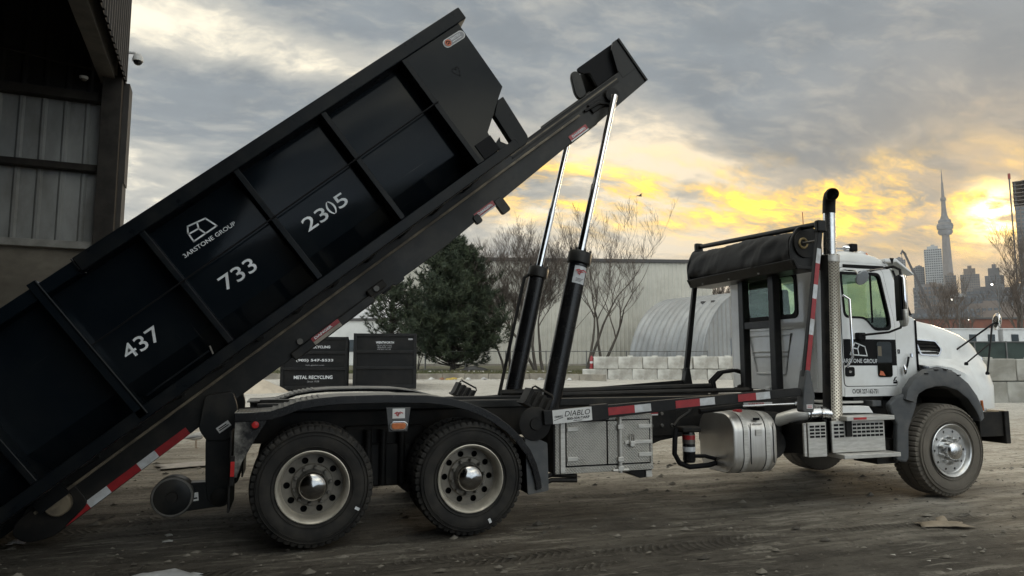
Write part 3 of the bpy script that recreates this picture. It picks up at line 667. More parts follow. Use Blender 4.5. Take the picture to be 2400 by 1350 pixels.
MB().tube([(2.2, .75, 1.21), (4.95, .75, 1.235)], .028, 8).build('hydraulic_pipe', M_chas, truck, smooth=40)
MB().tube([(2.2, 1.75, 1.19), (5.1, 1.75, 1.24)], .04, 8).build('hydraulic_pipe', M_chas, truck, smooth=40)

# ---- rear end: hinge, drop arms, rollers, mud flaps
for s, yy in ((1, .60), (-1, far(.60))):
    y0, y1 = (yy, yy+.10) if s > 0 else (yy-.10, yy)
    b = MB(); b.prism(roundpoly([(-.975, .97), (-.93, 1.27), (-.70, 1.30), (-.655, 1.16), (-.655, .93), (-.73, .86), (-.90, .86)], .04), y0, y1); b.build('hinge_plate', M_hoist, truck, bevel=.006)
    b = MB(); b.prism(roundpoly([(-.915, .90), (-.675, .90), (-.665, .40), (-.70, .29), (-.80, .27), (-.875, .33), (-.90, .5)], .05), y0+.02, y1+.02); b.build('drop_arm', M_hoist, truck, bevel=.006)
    b = MB(); b.lathe([(y0-.012, .075), (y0-.02, .06), (y0-.02, .001)], (-.775, 0, .37), 'y', 20); b.build('pivot_pin', M_chas, truck, smooth=40)
    if s > 0:
      b = MB(); b.prism(roundpoly([(-1.15, .50), (-.78, .50), (-.70, .40), (-.76, .28), (-1.12, .25)], .03), y0+.03, y1+.06); b.build('roller_arm', M_hoist, truck, bevel=.006)
      b = MB(); b.lathe([(0, .06), (0, .15), (.012, .172), (.16, .172), (.172, .15), (.172, .06)], (-1.155, y0-.03, .395), 'y', 36, True); b.build('stabiliser_roller', M_hoist, truck, smooth=35, bevel=.004)
      b = MB(); b.lathe([(.004, .150), (-.004, .152), (-.003, .166), (.010, .1735), (.02, .1735)], (-1.155, y0-.03, .395), 'y', 36); b.build('roller_rim', M_hub, truck, smooth=40)  # added lighter ring, an edge highlight put into its colour
      b = MB(); b.lathe([(0, .05), (-.03, .045), (-.03, .001)], (-1.155, y0-.03, .395), 'y', 18); b.build('roller_hub', M_chas, truck, smooth=35)
    MB().box((-.668, .02 if s > 0 else far(.6), .34), (-.652, .6 if s > 0 else far(.02), 1.0)).build('mud_flap', M_chas, truck, bevel=.004)
MB().box((-.75, .7, .86), (-.60, far(.7), 1.08)).build('tail_beam', M_chas, truck, bevel=.01)
st = MB(); st.box((-.06, -.004, -.028), (.06, 0, .028)); o = st.build('sticker', M_stick, truck); o.location = (-.765, .596, .985); o.rotation_euler = (0, R_(-36), 0)
strokes([[(-.04, .008), (.03, .008)], [(-.045, -.008), (.04, -.008)]], (0, -.006, 0), (1, 0, 0), (0, 0, 1), .009, M_letb, o, 'fine_print')
st = MB(); st.box((-.06, -.004, -.036), (.06, 0, .036)); o = st.build('sticker', M_stick, truck); o.location = (-1.01, .625, .375); o.rotation_euler = (0, R_(-6), 0)
strokes([[(-.03, .016), (.02, .016)], [(-.045, -.012), (-.008, -.012)], [(.006, -.012), (.045, -.012)]], (0, -.006, 0), (1, 0, 0), (0, 0, 1), .014, M_letb, o, 'fine_print')

# ---- rear fenders (one long arch over each pair of duals)
FP = [(-.64, 1.128), (-.50, 1.13), (-.36, 1.138), (-.26, 1.168), (-.136, 1.215), (.02, 1.24), (.216, 1.256), (.6, 1.26), (.963, 1.250), (1.17, 1.225), (1.359, 1.175), (1.50, 1.118), (1.62, 1.05), (1.74, .965), (1.85, .86), (1.95, .73), (2.01, .60), (2.05, .46), (2.06, .38)]
def fender(y0, y1, lip):
    b = MB(); up = [(x, z+.012) for x, z in FP]; out = FP + up[::-1]
    b.prism(out, y0, y1)
    ly0, ly1 = (y0-.012, y0+.012) if lip > 0 else (y1-.012, y1+.012)
    low = []
    for i, (x, z) in enumerate(FP):
        a, c = Vector(FP[max(i-1, 0)]), Vector(FP[min(i+1, len(FP)-1)]); t = (c-a).normalized(); low.append((x + t.y*.055, z - t.x*.055))
    b2 = MB(); b2.prism(low + [(x, z+.016) for x, z in FP][::-1], ly0, ly1)
    f = b.build('fender', M_fendt, truck, smooth=40); b2.build('rolled_lip', M_blk, f, bevel=.005)
    for k in range(9):                                     # pressed ribs on the rear slope
        x = -.34 + k*.048; z = 1.14 + (.09*min(1, max(0, (x+.36)/.3))) + .02
        zz = next((z0 + (z1-z0)*(x-x0)/(x1-x0)) for (x0, z0), (x1, z1) in zip(FP, FP[1:]) if x0 <= x <= x1)
        MB().box((x-.014, y0+.02, zz+.006), (x+.014, y1-.02, zz+.02)).build('pressed_rib', M_fendt, f, bevel=.004)
    return f
fender(.0, .62, 1); fender(far(.62), WID, -1)
for s in (0, 1):
    y0, y1 = (.005, .03) if not s else (far(.03), far(.005))
    b = MB(); b.prism([(-.635, 1.118), (-.36, 1.118), (-.47, .93), (-.57, .74), (-.605, .62), (-.635, .62)], y0, y1); b.build('fender_end_plate', M_fend, truck, bevel=.004)
MB().box((-.64, -.004, 1.128), (-.35, .30, 1.150)).build('tread_plate_cap', M_tread, truck, bevel=.003)
b = MB(); b.lathe([(0, .042), (-.014, .04), (-.016, .03)], (-.475, .005, 1.045), 'y', 20, True); b.build('reflector_rim', M_chas, truck, smooth=40)
b = MB(); b.lathe([(-.012, .032), (-.02, .026), (-.022, .001)], (-.475, .005, 1.045), 'y', 20); b.build('red_reflector', M_redl, truck, smooth=40)
MB().box((-.658, -.02, .56), (-.622, .012, .80)).build('lamp_bracket', M_chas, truck, bevel=.004); MB().box((-.654, -.028, .635), (-.622, -.016, .755)).build('red_marker', M_redl, truck, bevel=.003)
b = MB(); b.prism([(.600, 1.165), (.815, 1.165), (.79, .955), (.625, .955)], -.022, -.008); br = b.build('lamp_plate', M_plas, truck, bevel=.004)
MB().box((.655, -.027, 1.07), (.765, -.02, 1.155)).build('sticker', M_stick, br)
bird = [[(0, .018), (.02, .03), (.035, .022), (.05, .03), (.07, .02)], [(.01, .018), (.03, .012), (.05, .016)], [(.035, .02), (.03, -.002)], [(.015, .006), (.03, -.004)]]
strokes(bird, (.675, -.029, 1.095), (1, 0, 0), (0, 0, 1), .008, M_letr, br, 'emblem')
b = MB(); b.prism(rrect(.630, .965, .790, 1.045, .038), -.036, -.02); b.build('lamp_bezel', M_chr, br, bevel=.004)
b = MB(); b.prism(rrect(.648, .978, .772, 1.032, .024), -.044, -.03); b.build('amber_lamp', M_amb, br, bevel=.004)
b = MB(); b.prism(roundpoly([(1.90, .90), (2.13, .80), (2.14, .36), (1.93, .33)], .02), .02, .05); b.build('quarter_panel', M_plas, truck, bevel=.004)
MB().box((1.93, .05, .34), (1.95, .62, .84)).build('mud_flap', M_chas, truck, bevel=.004)
for k in range(2): MB().tube([(1.95, .1+.06*k, .36+.05*k), (2.2, .1, .44+.05*k), (2.45, .08, .43+.04*k)], .022, 8).build('air_hose', M_chas, truck, smooth=40)
for yy, sg in ((.12, 1), (far(.32), 1)):                    # pipe rack brackets on the fenders
    gb = MB(Matrix.Translation((2.07 if yy < 1 else 1.84, yy, 1.17)) @ Matrix.Rotation(R_(28), 4, 'Y'))
    gb.box((-.13, 0, -.07), (.13, .22, -.05))
    gq = gb.build('stop_bracket', M_chas, truck, bevel=.004)
    for k in range(4):
        tb = MB(Matrix.Translation((2.07 if yy < 1 else 1.84, yy, 1.17)) @ Matrix.Rotation(R_(28), 4, 'Y'))
        tb.box((-.12+k*.07, .0, -.05), (-.085+k*.07, .2, .10)); tb.build('stop_bar', M_chas, gq, bevel=.005)
    tb = MB(Matrix.Translation((2.07 if yy < 1 else 1.84, yy, 1.17)) @ Matrix.Rotation(R_(28), 4, 'Y')); tb.tube([(-.12, .0, .1), (-.10, .0, .13), (.10, 0, .13), (.12, 0, .1)], .01, 6); tb.build('stop_loop', M_chas, gq, smooth=40)

# ---- tool box
tb = MB(); tb.box((2.215, .04, .50), (3.262, .62, 1.045)); box = tb.build('tool_box', M_tread, truck, bevel=.006)
MB().box((2.200, .045, .505), (2.2145, .615, 1.04)).build('end_panel', M_chas, box)
for x0, x1 in ((2.325, 2.745), (2.76, 3.215)):
    b = MB(); b.ring_plate([(x0-.012, .565), (x1+.012, .565), (x1+.012, 1.0), (x0-.012, 1.0)], [(x0, .577), (x1, .577), (x1, .988), (x0, .988)], .028, .045, 8); b.build('door_gasket', M_letb, box)
    MB().box((x0, .022, .577), (x1, .0395, .988)).build('door', M_tread, box, bevel=.003)
MB().box((2.262, .018, .515), (2.31, .039, 1.03)).build('frame_post', M_alus, box, bevel=.003)
MB().box((2.265, .022, .505), (3.255, .039, .555)).build('frame_sill', M_tread, box, bevel=.003)
MB().tube([(2.885, .012, .49), (2.885, .012, 1.06)], .02, 10).build('lock_bar', M_alus, box, smooth=40)
for zz in (.53, .62, .93, 1.055): MB().box((2.855, -.012, zz-.022), (2.915, .022, zz+.022)).build('bar_clamp', M_alus, box, bevel=.005)
MB().tube([(2.80, .005, 1.055), (2.97, .005, 1.05)], .014, 8).build('bar_handle', M_alus, box, smooth=40); MB().tube([(2.80, .005, .515), (2.97, .005, .515)], .014, 8).build('bar_handle', M_alus, box, smooth=40)
for zz in (.655, .93): MB().box((3.09, .012, zz-.02), (3.235, .024, zz+.02)).build('hinge', M_alus, box, bevel=.004)
for zz in (.64, .92): MB().box((2.33, .012, zz-.02), (2.44, .024, zz+.02)).build('hinge', M_alus, box, bevel=.004)
MB().box((2.94, .010, .76), (3.24, .022, .795)).build('hasp', M_alus, box, bevel=.004)
MB().box((2.985, -.018, .735), (3.04, .012, .79)).build('padlock', M_alus, box, bevel=.008)
MB().tube([(2.998, -.004, .79), (2.998, -.004, .84), (3.012, -.004, .855), (3.027, -.004, .84), (3.027, -.004, .79)], .007, 6).build('shackle', M_chr, box, smooth=40)
b = MB(); b.prism([(2.95, .50), (3.25, .50), (3.25, .43), (3.12, .42)], .05, .6); b.build('box_bracket', M_chas, truck, bevel=.005); MB().box((3.18, .035, .432), (3.245, .0495, .492)).build('bracket_end', M_alus, truck)
MB().box((3.29, .55, 1.0), (3.62, .56, 1.035)).build('danger_label', M_red, truck); text('DANGER', (3.33, .548, 1.006), (1, 0, 0), (0, 0, 1), .2, .022, M_let, truck, bold=.03)
MB().box((3.29, .549, .985), (3.62, .5495, .999)).build('label_edge', M_stick, truck)

# ---- hydraulic filter and hoses behind the tank
b = MB(); b.lathe([(.50, .03), (.505, .058), (.53, .066), (.80, .066), (.82, .06)], (3.85, .32, 0), 'z', 20, True); fl = b.build('oil_filter', M_blk, truck, smooth=40)
b = MB(); b.lathe([(.70, .0672), (.80, .0672)], (3.85, .32, 0), 'z', 20); b.build('filter_label', M_hub, fl, smooth=40); b = MB(); b.lathe([(.745, .068), (.79, .068)], (3.85, .32, 0), 'z', 20); b.build('label_band', M_red, fl, smooth=40)
b = MB(); b.lathe([(.62, .0672), (.67, .0672)], (3.85, .32, 0), 'z', 20); b.build('filter_label', M_wref, fl, smooth=40)
MB().box((3.74, .25, .82), (3.97, .40, .88)).build('filter_head', M_chas, truck, bevel=.015)
MB().tube([(3.72, .35, .86), (3.69, .33, .75), (3.68, .33, .60), (3.74, .33, .50), (3.86, .33, .455), (4.1, .34, .46), (4.22, .36, .48)], .028, 8).build('suction_hose', M_letb, truck, smooth=40)
MB().tube([(3.92, .36, .56), (4.05, .33, .56), (4.2, .36, .52)], .02, 8).build('return_hose', M_letb, truck, smooth=40)
MB().tube([(4.02, .5, 1.12), (3.95, .45, 1.02), (3.8, .42, .95), (3.72, .4, .88)], .018, 6).build('return_hose', M_chas, truck, smooth=40)

# ---- fuel tank
def tank_sec(x, k=1.): 
    c = (.345, .705); return [(x, c[0] + (y-c[0])*k, c[1] + (z-c[1])*k) for y, z in rrect(.025, .390, .665, 1.025, .19, 8)]
b = MB(); b.loft([tank_sec(4.205, .965), tank_sec(4.213, .985), tank_sec(4.228, .998), tank_sec(4.25), tank_sec(4.70), tank_sec(4.722, .995), tank_sec(4.742, .965), tank_sec(4.75, .9)]); tk = b.build('fuel_tank', M_tank, truck, smooth=35)
def strap(x0, x1, k, m, name):
    b = MB(); b.loft([tank_sec(x0, k), tank_sec(x1, k)], True, False); return b.build(name, m, tk, smooth=35)
for x in (4.325, 4.345+.255): strap(x, x+.052, 1.012, M_alus, 'tank_strap'); strap(x-.008, x-.001, 1.006, M_letb, 'strap_rubber')
for x in (4.405, 4.69): MB().box((x, .018, .50), (x+.006, .026, .92)).build('seam', M_letb, tk)
MB().box((4.47, .014, .79), (4.545, .026, .855)).build('data_plate', M_alus, tk, bevel=.002); MB().box((4.465, .03, .95), (4.535, .05, .975)).build('warning_label', M_letb, tk)
MB().box((4.45, .02, .905), (4.56, .03, .925)).build('handle', M_alus, tk, bevel=.004)
b = MB(); b.lathe([(0, .05), (.02, .05), (.03, .03)], (4.42, .25, 1.025), 'z', 16, True); b.build('filler_cap', M_red, tk, smooth=40)

# ---- battery and step boxes with slotted fronts
def slotted(name, x0, x1, z0, z1, cols, rows, sx0, sx1, sz0, sz1, y=.03):
    q = MB(); q.box((x0, y+.004, z0), (x1, y+.03, z1)); o = q.build(name, M_alus, truck, bevel=.006); MB().box((x0+.01, y+.031, z0+.02), (x1-.005, y+.4, z1-.01)).build('box_case', M_chas, o)
    cw, ch = (sx1-sx0)/cols, (sz1-sz0)/rows
    for i in range(cols):
        for k in range(rows): MB().box((sx0+i*cw+cw*.12, y-.001, sz0+k*ch+ch*.20), (sx0+(i+1)*cw-cw*.12, y+.005, sz1-(rows-1-k)*ch-ch*.20)).build('slot', M_letb, o)
    return o
slotted('battery_box', 5.10, 5.135, .545, .90, 1, 1, 5.11, 5.12, .88, .89)
slotted('battery_box', 5.155, 5.40, .535, .905, 3, 4, 5.17, 5.39, .735, .88)
MB().box((5.40, .06, .55), (5.44, .38, .93)).build('step_bracket', M_chas, truck, bevel=.004)
sb = slotted('step_box', 5.475, 6.215, .57, .915, 1, 1, 5.48, 5.482, .58, .582)
for c0, c1, n in ((5.495, 5.645, 2), (5.755, 6.195, 7)):
    cw = (c1-c0)/n
    for i in range(n):
        for k in range(4): MB().box((c0+i*cw+cw*.13, .028, .735+k*.041), (c0+(i+1)*cw-cw*.13, .035, .735+k*.041+.023)).build('slot', M_letb, sb)
b = MB(); b.box((5.515, -.09, .515), (6.30, .34, .562)); b.build('lower_step', M_alus, truck, bevel=.006)
MB().box((5.60, -.06, .918), (6.27, .34, .968)).build('upper_step', M_alus, truck, bevel=.006)
MB().box((5.69, -.0625, .93), (5.77, -.0602, .955)).build('red_reflector', M_red, truck); MB().box((5.77, -.0625, .93), (5.87, -.0602, .955)).build('dark_reflector', M_letr, truck)
b = MB(); b.prism([(5.60, .99), (6.16, .98), (6.10, 1.06), (5.60, 1.07)], .12, .55); b.build('step_housing', M_whiw, truck, bevel=.01)
MB().box((5.6, .2, 1.09), (6.1, .6, 1.115)).build('step_rail', M_alus, truck, bevel=.005)
MB().box((5.655, .01, .74), (5.735, .03, .945)).build('step_hanger', M_chas, truck, bevel=.004)
# ---- exhaust
ex = MB(); ex.lathe([(0, .095), (0, .102), (.04, .102), (.05, .097), (1.79, .097), (1.80, .102), (1.87, .102), (1.87, .08)], n=40, axis='z'); es = ex.build('exhaust_shield', M_perf, truck, smooth=50); es.location = (5.60, .14, .915); es.rotation_euler = (0, R_(2.0), 0)
b = MB(); b.lathe([(1.785, .103), (1.86, .103), (1.86, .08)], axis='z', n=40); b.build('shield_band', M_alus, es, smooth=40)
b = MB(); q0 = [R_(a) for a in range(120, 217, 8)]; b.grid([[(.1045*math.cos(a), .1045*math.sin(a), zz) for a in q0] for zz in (.0, 1.86)]); b.build('shield_back', M_chas, es, smooth=60)
b = MB(); b.tube([(.0, 0, 1.5), (.0, 0, 2.30), (-.002, -.003, 2.44), (-.012, -.02, 2.51), (-.03, -.055, 2.555), (-.05, -.10, 2.56), (-.06, -.13, 2.55)], .068, 20, False); b.build('exhaust_pipe', M_alu, es, smooth=60)
b = MB(); b.tube([(-.001, -.0, 2.36), (-.002, -.003, 2.44), (-.012, -.02, 2.513), (-.03, -.055, 2.558), (-.05, -.10, 2.563), (-.062, -.133, 2.552)], .0705, 20, False); b.build('exhaust_elbow', M_chas, es, smooth=60)
MB().tube([(5.58, .14, .98), (5.42, .16, 1.0), (5.28, .2, .985)], .075, 16).build('exhaust_joint', M_alu, truck, smooth=50)
MB().tube([(5.30, .2, .985), (5.18, .26, .97), (5.06, .35, .92), (4.98, .5, .85)], .07, 16).build('exhaust_inlet', M_alus, truck, smooth=50)
for xx in (5.295, 5.42):
    b = MB(); b.lathe([(-.015, .079), (-.015, .083), (.015, .083), (.015, .079)], (xx, .185 if xx < 5.4 else .16, .99), 'x', 20); b.build('pipe_clamp', M_chr, truck, smooth=40)
MB().tube([(5.22, .3, 1.09), (5.3, .25, 1.13), (5.38, .25, 1.09)], .022, 8).build('coolant_pipe', M_alu, truck, smooth=40)
# ------------------------------------------------------------------ cab
M_trimg = pbr('mirror_shell_grey', (.34,.36,.38), (.3,.32,.34), 5, .35, .1)
def clamp(v, a, b): return max(a, min(b, v))
def lerpl(tab, x):
    if x <= tab[0][0]: return tab[0][1]
    for (x0, y0), (x1, y1) in zip(tab, tab[1:]):
        if x <= x1: return y0 + (y1-y0)*(x-x0)/(x1-x0)
    return tab[-1][1]
SIDE = [(5.835, 1.17), (6.66, 1.17), (6.80, 1.30), (6.96, 1.44), (6.96, 2.07), (6.84, 2.12), (6.615, 2.66), (6.50, 2.735), (5.835, 2.74)]
WIN = roundpoly([(5.835, 2.585), (6.42, 2.59), (6.535, 2.10), (6.545, 1.965), (6.31, 1.955), (6.18, 2.085), (5.90, 2.09)], .06, 5)
WIN = [(clamp(x, 5.868, 9), z) for x, z in WIN]
DOOR = roundpoly([(5.84, 1.285), (6.625, 1.285), (6.625, 2.02), (6.48, 2.655), (5.84, 2.66)], .05)
DOORI = roundpoly([(x if abs(x-5.89) > .02 else 5.865, z) for x, z in WIN], .01, 1)
for s in (0, 1):
    yy = (lambda a: a) if s == 0 else far
    y0, y1 = yy(.205), yy(.25)
    b = MB(); b.ring_plate(SIDE, [(6.22+(x-6.22)*1.02, 2.3+(z-2.3)*1.02) for x, z in WIN], y0, y1, 64); b.build('cab_side', M_whi, truck, bevel=.008)
    b = MB(); b.ring_plate(DOOR, [(6.22+(x-6.22)*1.035, 2.3+(z-2.3)*1.045) for x, z in WIN], yy(.196), yy(.2045), 64); dr = b.build('door', M_whi, truck, bevel=.004)
    b = MB(); b.ring_plate([(6.22+(x-6.22)*1.07, 2.3+(z-2.3)*1.09) for x, z in WIN], [(6.22+(x-6.22)*.985, 2.3+(z-2.3)*.98) for x, z in WIN], yy(.190), yy(.23), 64); b.build('window_gasket', M_letb, dr, bevel=.003)
    b = MB(); b.prism([(6.22+(x-6.22)*1.01, 2.3+(z-2.3)*1.01) for x, z in WIN], yy(.212), yy(.216)); b.build('window_pane', M_glass, dr)
    MB().tube([(x, yy(.2035), z) for x, z in DOOR + DOOR[:1]], .0055, 6).build('door_seam', M_letb, dr)
    MB().box((6.30, yy(.206), 2.02), (6.315, yy(.222), 2.58)).build('quarter_divider', M_letb, dr)
    for a, c in ((5.89, 6.66),): MB().box((5.84, yy(.199) if s == 0 else yy(.2045), 1.165), (6.64, yy(.2045) if s == 0 else yy(.199), 1.268)).build('sill_panel', M_whiw, truck, bevel=.004)
    b = MB(); rings = []                                         # rounded rear corner
    for k in range(7):
        t = R_(90*k/6); x, y = 5.836 - .056*math.sin(t), .261 - .056*math.cos(t)
        rings.append([(x, yy(y), 1.17), (x, yy(y), 2.74)])
    b.loft(rings, False, False); b.build('rear_corner', M_whi, truck, smooth=60)
    MB().tube([(6.945, yy(.198), 1.46), (6.945, yy(.198), 2.06)], .012, 6).build('bonnet_seam', M_letb, truck)
    b = MB(); b.prism([(6.63, 2.655), (6.66, 2.655), (6.90, 2.12), (6.86, 2.12)], yy(.197), yy(.2045)); b.build('windscreen_seal', M_letb, truck)
RW = rrect(.86, 2.135, 1.93, 2.665, .07)
b = MB(); b.ring_plate([(.262, 1.20), (2.178, 1.20), (2.178, 2.74), (.262, 2.74)], RW, 5.78, 5.80, 64, 'x'); rear = b.build('rear_wall', M_whi, truck, bevel=.004)
b = MB(); b.ring_plate([(1.395+(y-1.395)*1.06, 2.4+(z-2.4)*1.12) for y, z in RW], [(1.395+(y-1.395)*.955, 2.4+(z-2.4)*.91) for y, z in RW], 5.768, 5.79, 48, 'x'); b.build('window_gasket', M_letb, rear, bevel=.004)
b = MB(); b.prism([(1.395+(y-1.395)*.97, 2.4+(z-2.4)*.94) for y, z in RW], 5.782, 5.786, 'x'); b.build('window_pane', M_glass, rear)
def emboss(pts, r=.016): MB().tube([(5.777, y, z) for y, z in pts], r, 6).build('pressed_rib', M_whi, rear, smooth=60)
emboss([(1.86, 1.98), (.93, 1.98)], .014); emboss([(1.80, 1.91), (.97, 1.91), (1.10, 1.41), (1.66, 1.41), (1.80, 1.91)]); emboss([(1.73, 1.69), (1.04, 1.69)], .012); emboss([(1.72, 1.63), (1.06, 1.63)], .012)
emboss([(1.98, 1.86), (1.86, 1.38), (2.03, 1.38)], .014); emboss([(.68, 1.90), (.84, 1.42), (.64, 1.36)], .016); emboss([(.56, 2.7), (.56, 1.25)], .01)
for y in (.9, 1.45, 1.9): MB().box((5.765, y-.05, 1.19), (5.79, y+.05, 1.235)).build('mount_tab', M_whi, rear, bevel=.008)
# roof
b = MB(); rings = []
for x, ze, zc in ((5.775, 2.70, 2.755), (5.80, 2.735, 2.83), (5.88, 2.735, 2.885), (6.05, 2.735, 2.92), (6.25, 2.73, 2.915), (6.42, 2.725, 2.875), (6.55, 2.71, 2.80), (6.63, 2.66, 2.72)):
    ring = []
    for k in range(25):
        t = math.pi*k/24; cx, sx = math.cos(t), math.sin(t)
        ring.append((x, 1.22 - 1.018*math.copysign(abs(cx)**.55, cx), ze + (zc-ze)*sx**.5))
    rings.append(ring)
b.loft(rings, False, False); b.build('roof', M_whi, truck, smooth=50)
MB().box((5.9, .19, 2.665), (6.50, .2045, 2.70)).build('drip_rail', M_letb, truck, bevel=.003)
# windscreen, visor, dash, seats
b = MB(); b.loft([[(6.60, .22, 2.68), (6.60, 2.22, 2.68), (6.612, 2.22, 2.685), (6.612, .22, 2.685)], [(6.88, .22, 2.10), (6.88, 2.22, 2.10), (6.895, 2.22, 2.105), (6.895, .22, 2.105)]]); b.build('windscreen', M_wind, truck)
b = MB(); b.loft([[(6.50, .17, 2.745), (6.50, 2.27, 2.745), (6.50, 2.27, 2.79), (6.50, .17, 2.79)], [(6.68, .17, 2.755), (6.68, 2.27, 2.755), (6.68, 2.27, 2.80), (6.68, .17, 2.80)], [(6.93, .16, 2.60), (6.93, 2.28, 2.60), (6.93, 2.28, 2.625), (6.93, .16, 2.625)]]); b.build('sun_visor', M_whi, truck, bevel=.01)
b = MB(); b.prism([(6.575, 2.80), (6.64, 2.80), (6.61, 2.72)], .166, .171); b.build('visor_gap', M_letb, truck)
b = MB(); b.prism([(6.45, 1.25), (6.92, 1.25), (6.93, 2.07), (6.70, 2.10), (6.55, 2.0), (6.5, 1.6)], .26, 2.18); b.build('dashboard', M_seat, truck, bevel=.02)
MB().box((5.82, .26, 1.2), (6.5, 2.18, 1.3)).build('cab_floor', M_seat, truck)
for y, w_, h_ in ((.48, .46, 2.22), (1.18, .80, 2.50)):
    b = MB(); b.prism(roundpoly([(5.85, 1.55), (6.35, 1.58), (6.35, 1.70), (6.0, 1.72), (5.95, h_), (5.85, h_), (5.83, 1.7)], .04), y, y+w_); st_ = b.build('seat', M_seat, truck, bevel=.03)
    b = MB(); b.prism(rrect(5.85, h_-.02, 5.93, h_+.16, .03), y+.1, y+w_-.1); b.build('headrest', M_seat, st_, bevel=.02)
b = MB(); b.tube([(6.42+.05*math.sin(t), 1.75+.21*math.cos(t), 1.92+.2*math.sin(t)) for t in [2*math.pi*k/20 for k in range(21)]], .016, 6); b.build('steering_wheel', M_seat, truck, smooth=50)

# door lettering, emblem, hardware (near side)
yd = .194
MB().box((5.845, yd, 1.52), (6.62, .1955, 1.825)).build('door_sign', M_letb, truck)
EMD = [[(5.934, 1.647), (6.011, 1.786), (6.155, 1.738), (6.182, 1.633), (5.934, 1.647)], [(6.073, 1.761), (6.048, 1.713), (5.975, 1.724)], [(6.048, 1.713), (6.062, 1.640)]]
strokes(EMD, (0, yd-.002, 0), (1, 0, 0), (0, 0, 1), .013, M_let, truck, 'emblem')
text('BARSTONE GROUP', (5.795, yd-.002, 1.553), (1, 0, -.01), (0, 0, 1), .540, .048, M_let, truck, bold=.018)
text('CVOR 227-162-751', (5.945, .1975, 1.200), (1, 0, -.01), (0, 0, 1), .375, .052, M_letb, truck, bold=.02)
b = MB(); b.prism(rrect(5.85, 1.395, 5.985, 1.505, .025), .186, .1955); hd = b.build('door_handle', M_letb, truck, bevel=.004); b = MB(); b.lathe([(0, .018), (-.008, .014), (-.008, .001)], (5.92, .186, 1.45), 'y', 14); b.build('lock', M_chr, hd, smooth=40)
b = MB(); b.prism(rrect(6.325, 1.385, 6.545, 1.80, .035), .186, .193); pw = b.build('peep_window', M_glassd, truck, bevel=.004)
MB().box((6.335, .1845, 1.63), (6.39, .1855, 1.745)).build('inspection_label', pbr('tan_label', (.16,.135,.095), None, 4, .6), pw)
b = MB(); b.prism([(6.34, 1.41), (6.43, 1.40), (6.40, 1.45), (6.36, 1.46)], .1845, .1855); b.build('red_tag', M_ora, pw)
strokes([[(.0, .0), (.05, .0), (.045, .03), (.02, .035), (.0, .03)], [(.01, .03), (.02, .06)], [(.02, .05), (.045, .07)], [(.0, .012), (.055, .012)]], (6.555, .194, 1.315), (1, 0, 0), (0, 0, 1), .012, M_letb, truck, 'emblem')
b = MB(); b.ring_plate([(6.652, 1.66), (6.682, 1.66), (6.682, 1.71), (6.652, 1.71)], [(6.66, 1.67), (6.674, 1.67), (6.674, 1.70), (6.66, 1.70)], .198, .2045, 8); b.build('latch_striker', M_letb, truck)
MB().tube([(5.83, .15, 2.33), (5.895, .12, 2.28), (5.90, .12, 1.62), (5.84, .15, 1.50)], .016, 10).build('grab_handle', M_chr, truck, smooth=50)
MB().tube([(6.78, .17, 1.62), (6.74, .16, 1.52), (6.70, .165, 1.45)], .012, 8).build('bonnet_latch', M_letb, truck, smooth=40)
b = MB(); b.lathe([(-.06, .002), (-.04, .02), (0, .026), (.04, .02), (.06, .002)], (6.70, .165, 1.47), 'z', 12); b.build('latch_knob', M_chr, truck, smooth=50)
b = MB(); b.lathe([(-.03, .002), (-.02, .018), (.02, .018), (.03, .002)], (6.815, .165, 1.64), 'z', 12); b.build('latch_knob', M_chr, truck, smooth=50)
# ---- bonnet
HZ = [(6.95, 2.125), (7.2, 2.105), (7.5, 2.055), (7.72, 2.0), (7.95, 1.93), (8.1, 1.865), (8.2, 1.79), (8.25, 1.69), (8.28, 1.50), (8.305, 1.2)]
FO = [(6.50, 1.14), (6.534, 1.254), (6.65, 1.375), (6.85, 1.475), (7.07, 1.506), (7.3, 1.46), (7.492, 1.328), (7.62, 1.18), (7.70, 1.02), (7.715, .90)]
FI = [(6.62, 1.10), (6.69, 1.20), (6.80, 1.25), (6.95, 1.280), (7.086, 1.283), (7.28, 1.235), (7.44, 1.13), (7.54, 1.01), (7.595, .92), (7.61, .86)]
def hood_sec(x):
    zt = lerpl(HZ, x); zl = lerpl(FO, x) if x < 7.715 else lerpl([(7.715, .92), (7.8, 1.0), (8.31, 1.0)], x)
    zl = min(zl, zt-.12); fr = clamp((x-7.75)/.55, 0, 1)**2.2; yl = .05 + .30*fr; ys = .40 + .06*fr
    zb = clamp(1.53, zl+.035, zt-.1); z2 = clamp(1.60, zl+.075, zt-.09)
    h = [(yl, zl), (yl-.006, zl+(zb-zl)*.5), (yl+.05*(1-fr)+.02, zl+(zb-zl)*.82), (yl+.15*(1-fr)+.04*fr, zb), (yl+.275*(1-fr)+.07*fr, z2), (ys-.045, max(z2+.02, zt-.26)), (ys-.02, zt-.13), (ys+.01, zt-.065), (ys+.06, zt-.025), (ys+.16, zt-.006), (ys+.34, zt+.004), (1.22, zt+.012)]
    return [(x, y, z) for y, z in h] + [(x, far(y), z) for y, z in h[-2::-1]]
b = MB(); b.loft([hood_sec(x) for x in (6.95, 7.0, 7.07, 7.14, 7.2, 7.3, 7.4, 7.492, 7.56, 7.62, 7.67, 7.70, 7.715, 7.76, 7.85, 7.95, 8.03, 8.1, 8.15, 8.2, 8.23, 8.255, 8.275, 8.29, 8.303)], False, False)
hood = b.build('bonnet', M_whi, truck, smooth=50)
b = MB(); b.prism([(.42, 1.0), (2.02, 1.0), (2.02, 1.62), (1.85, 1.72), (.59, 1.72), (.42, 1.62)], 8.26, 8.30, 'x'); b.build('grille_surround', M_chr, hood, bevel=.01)
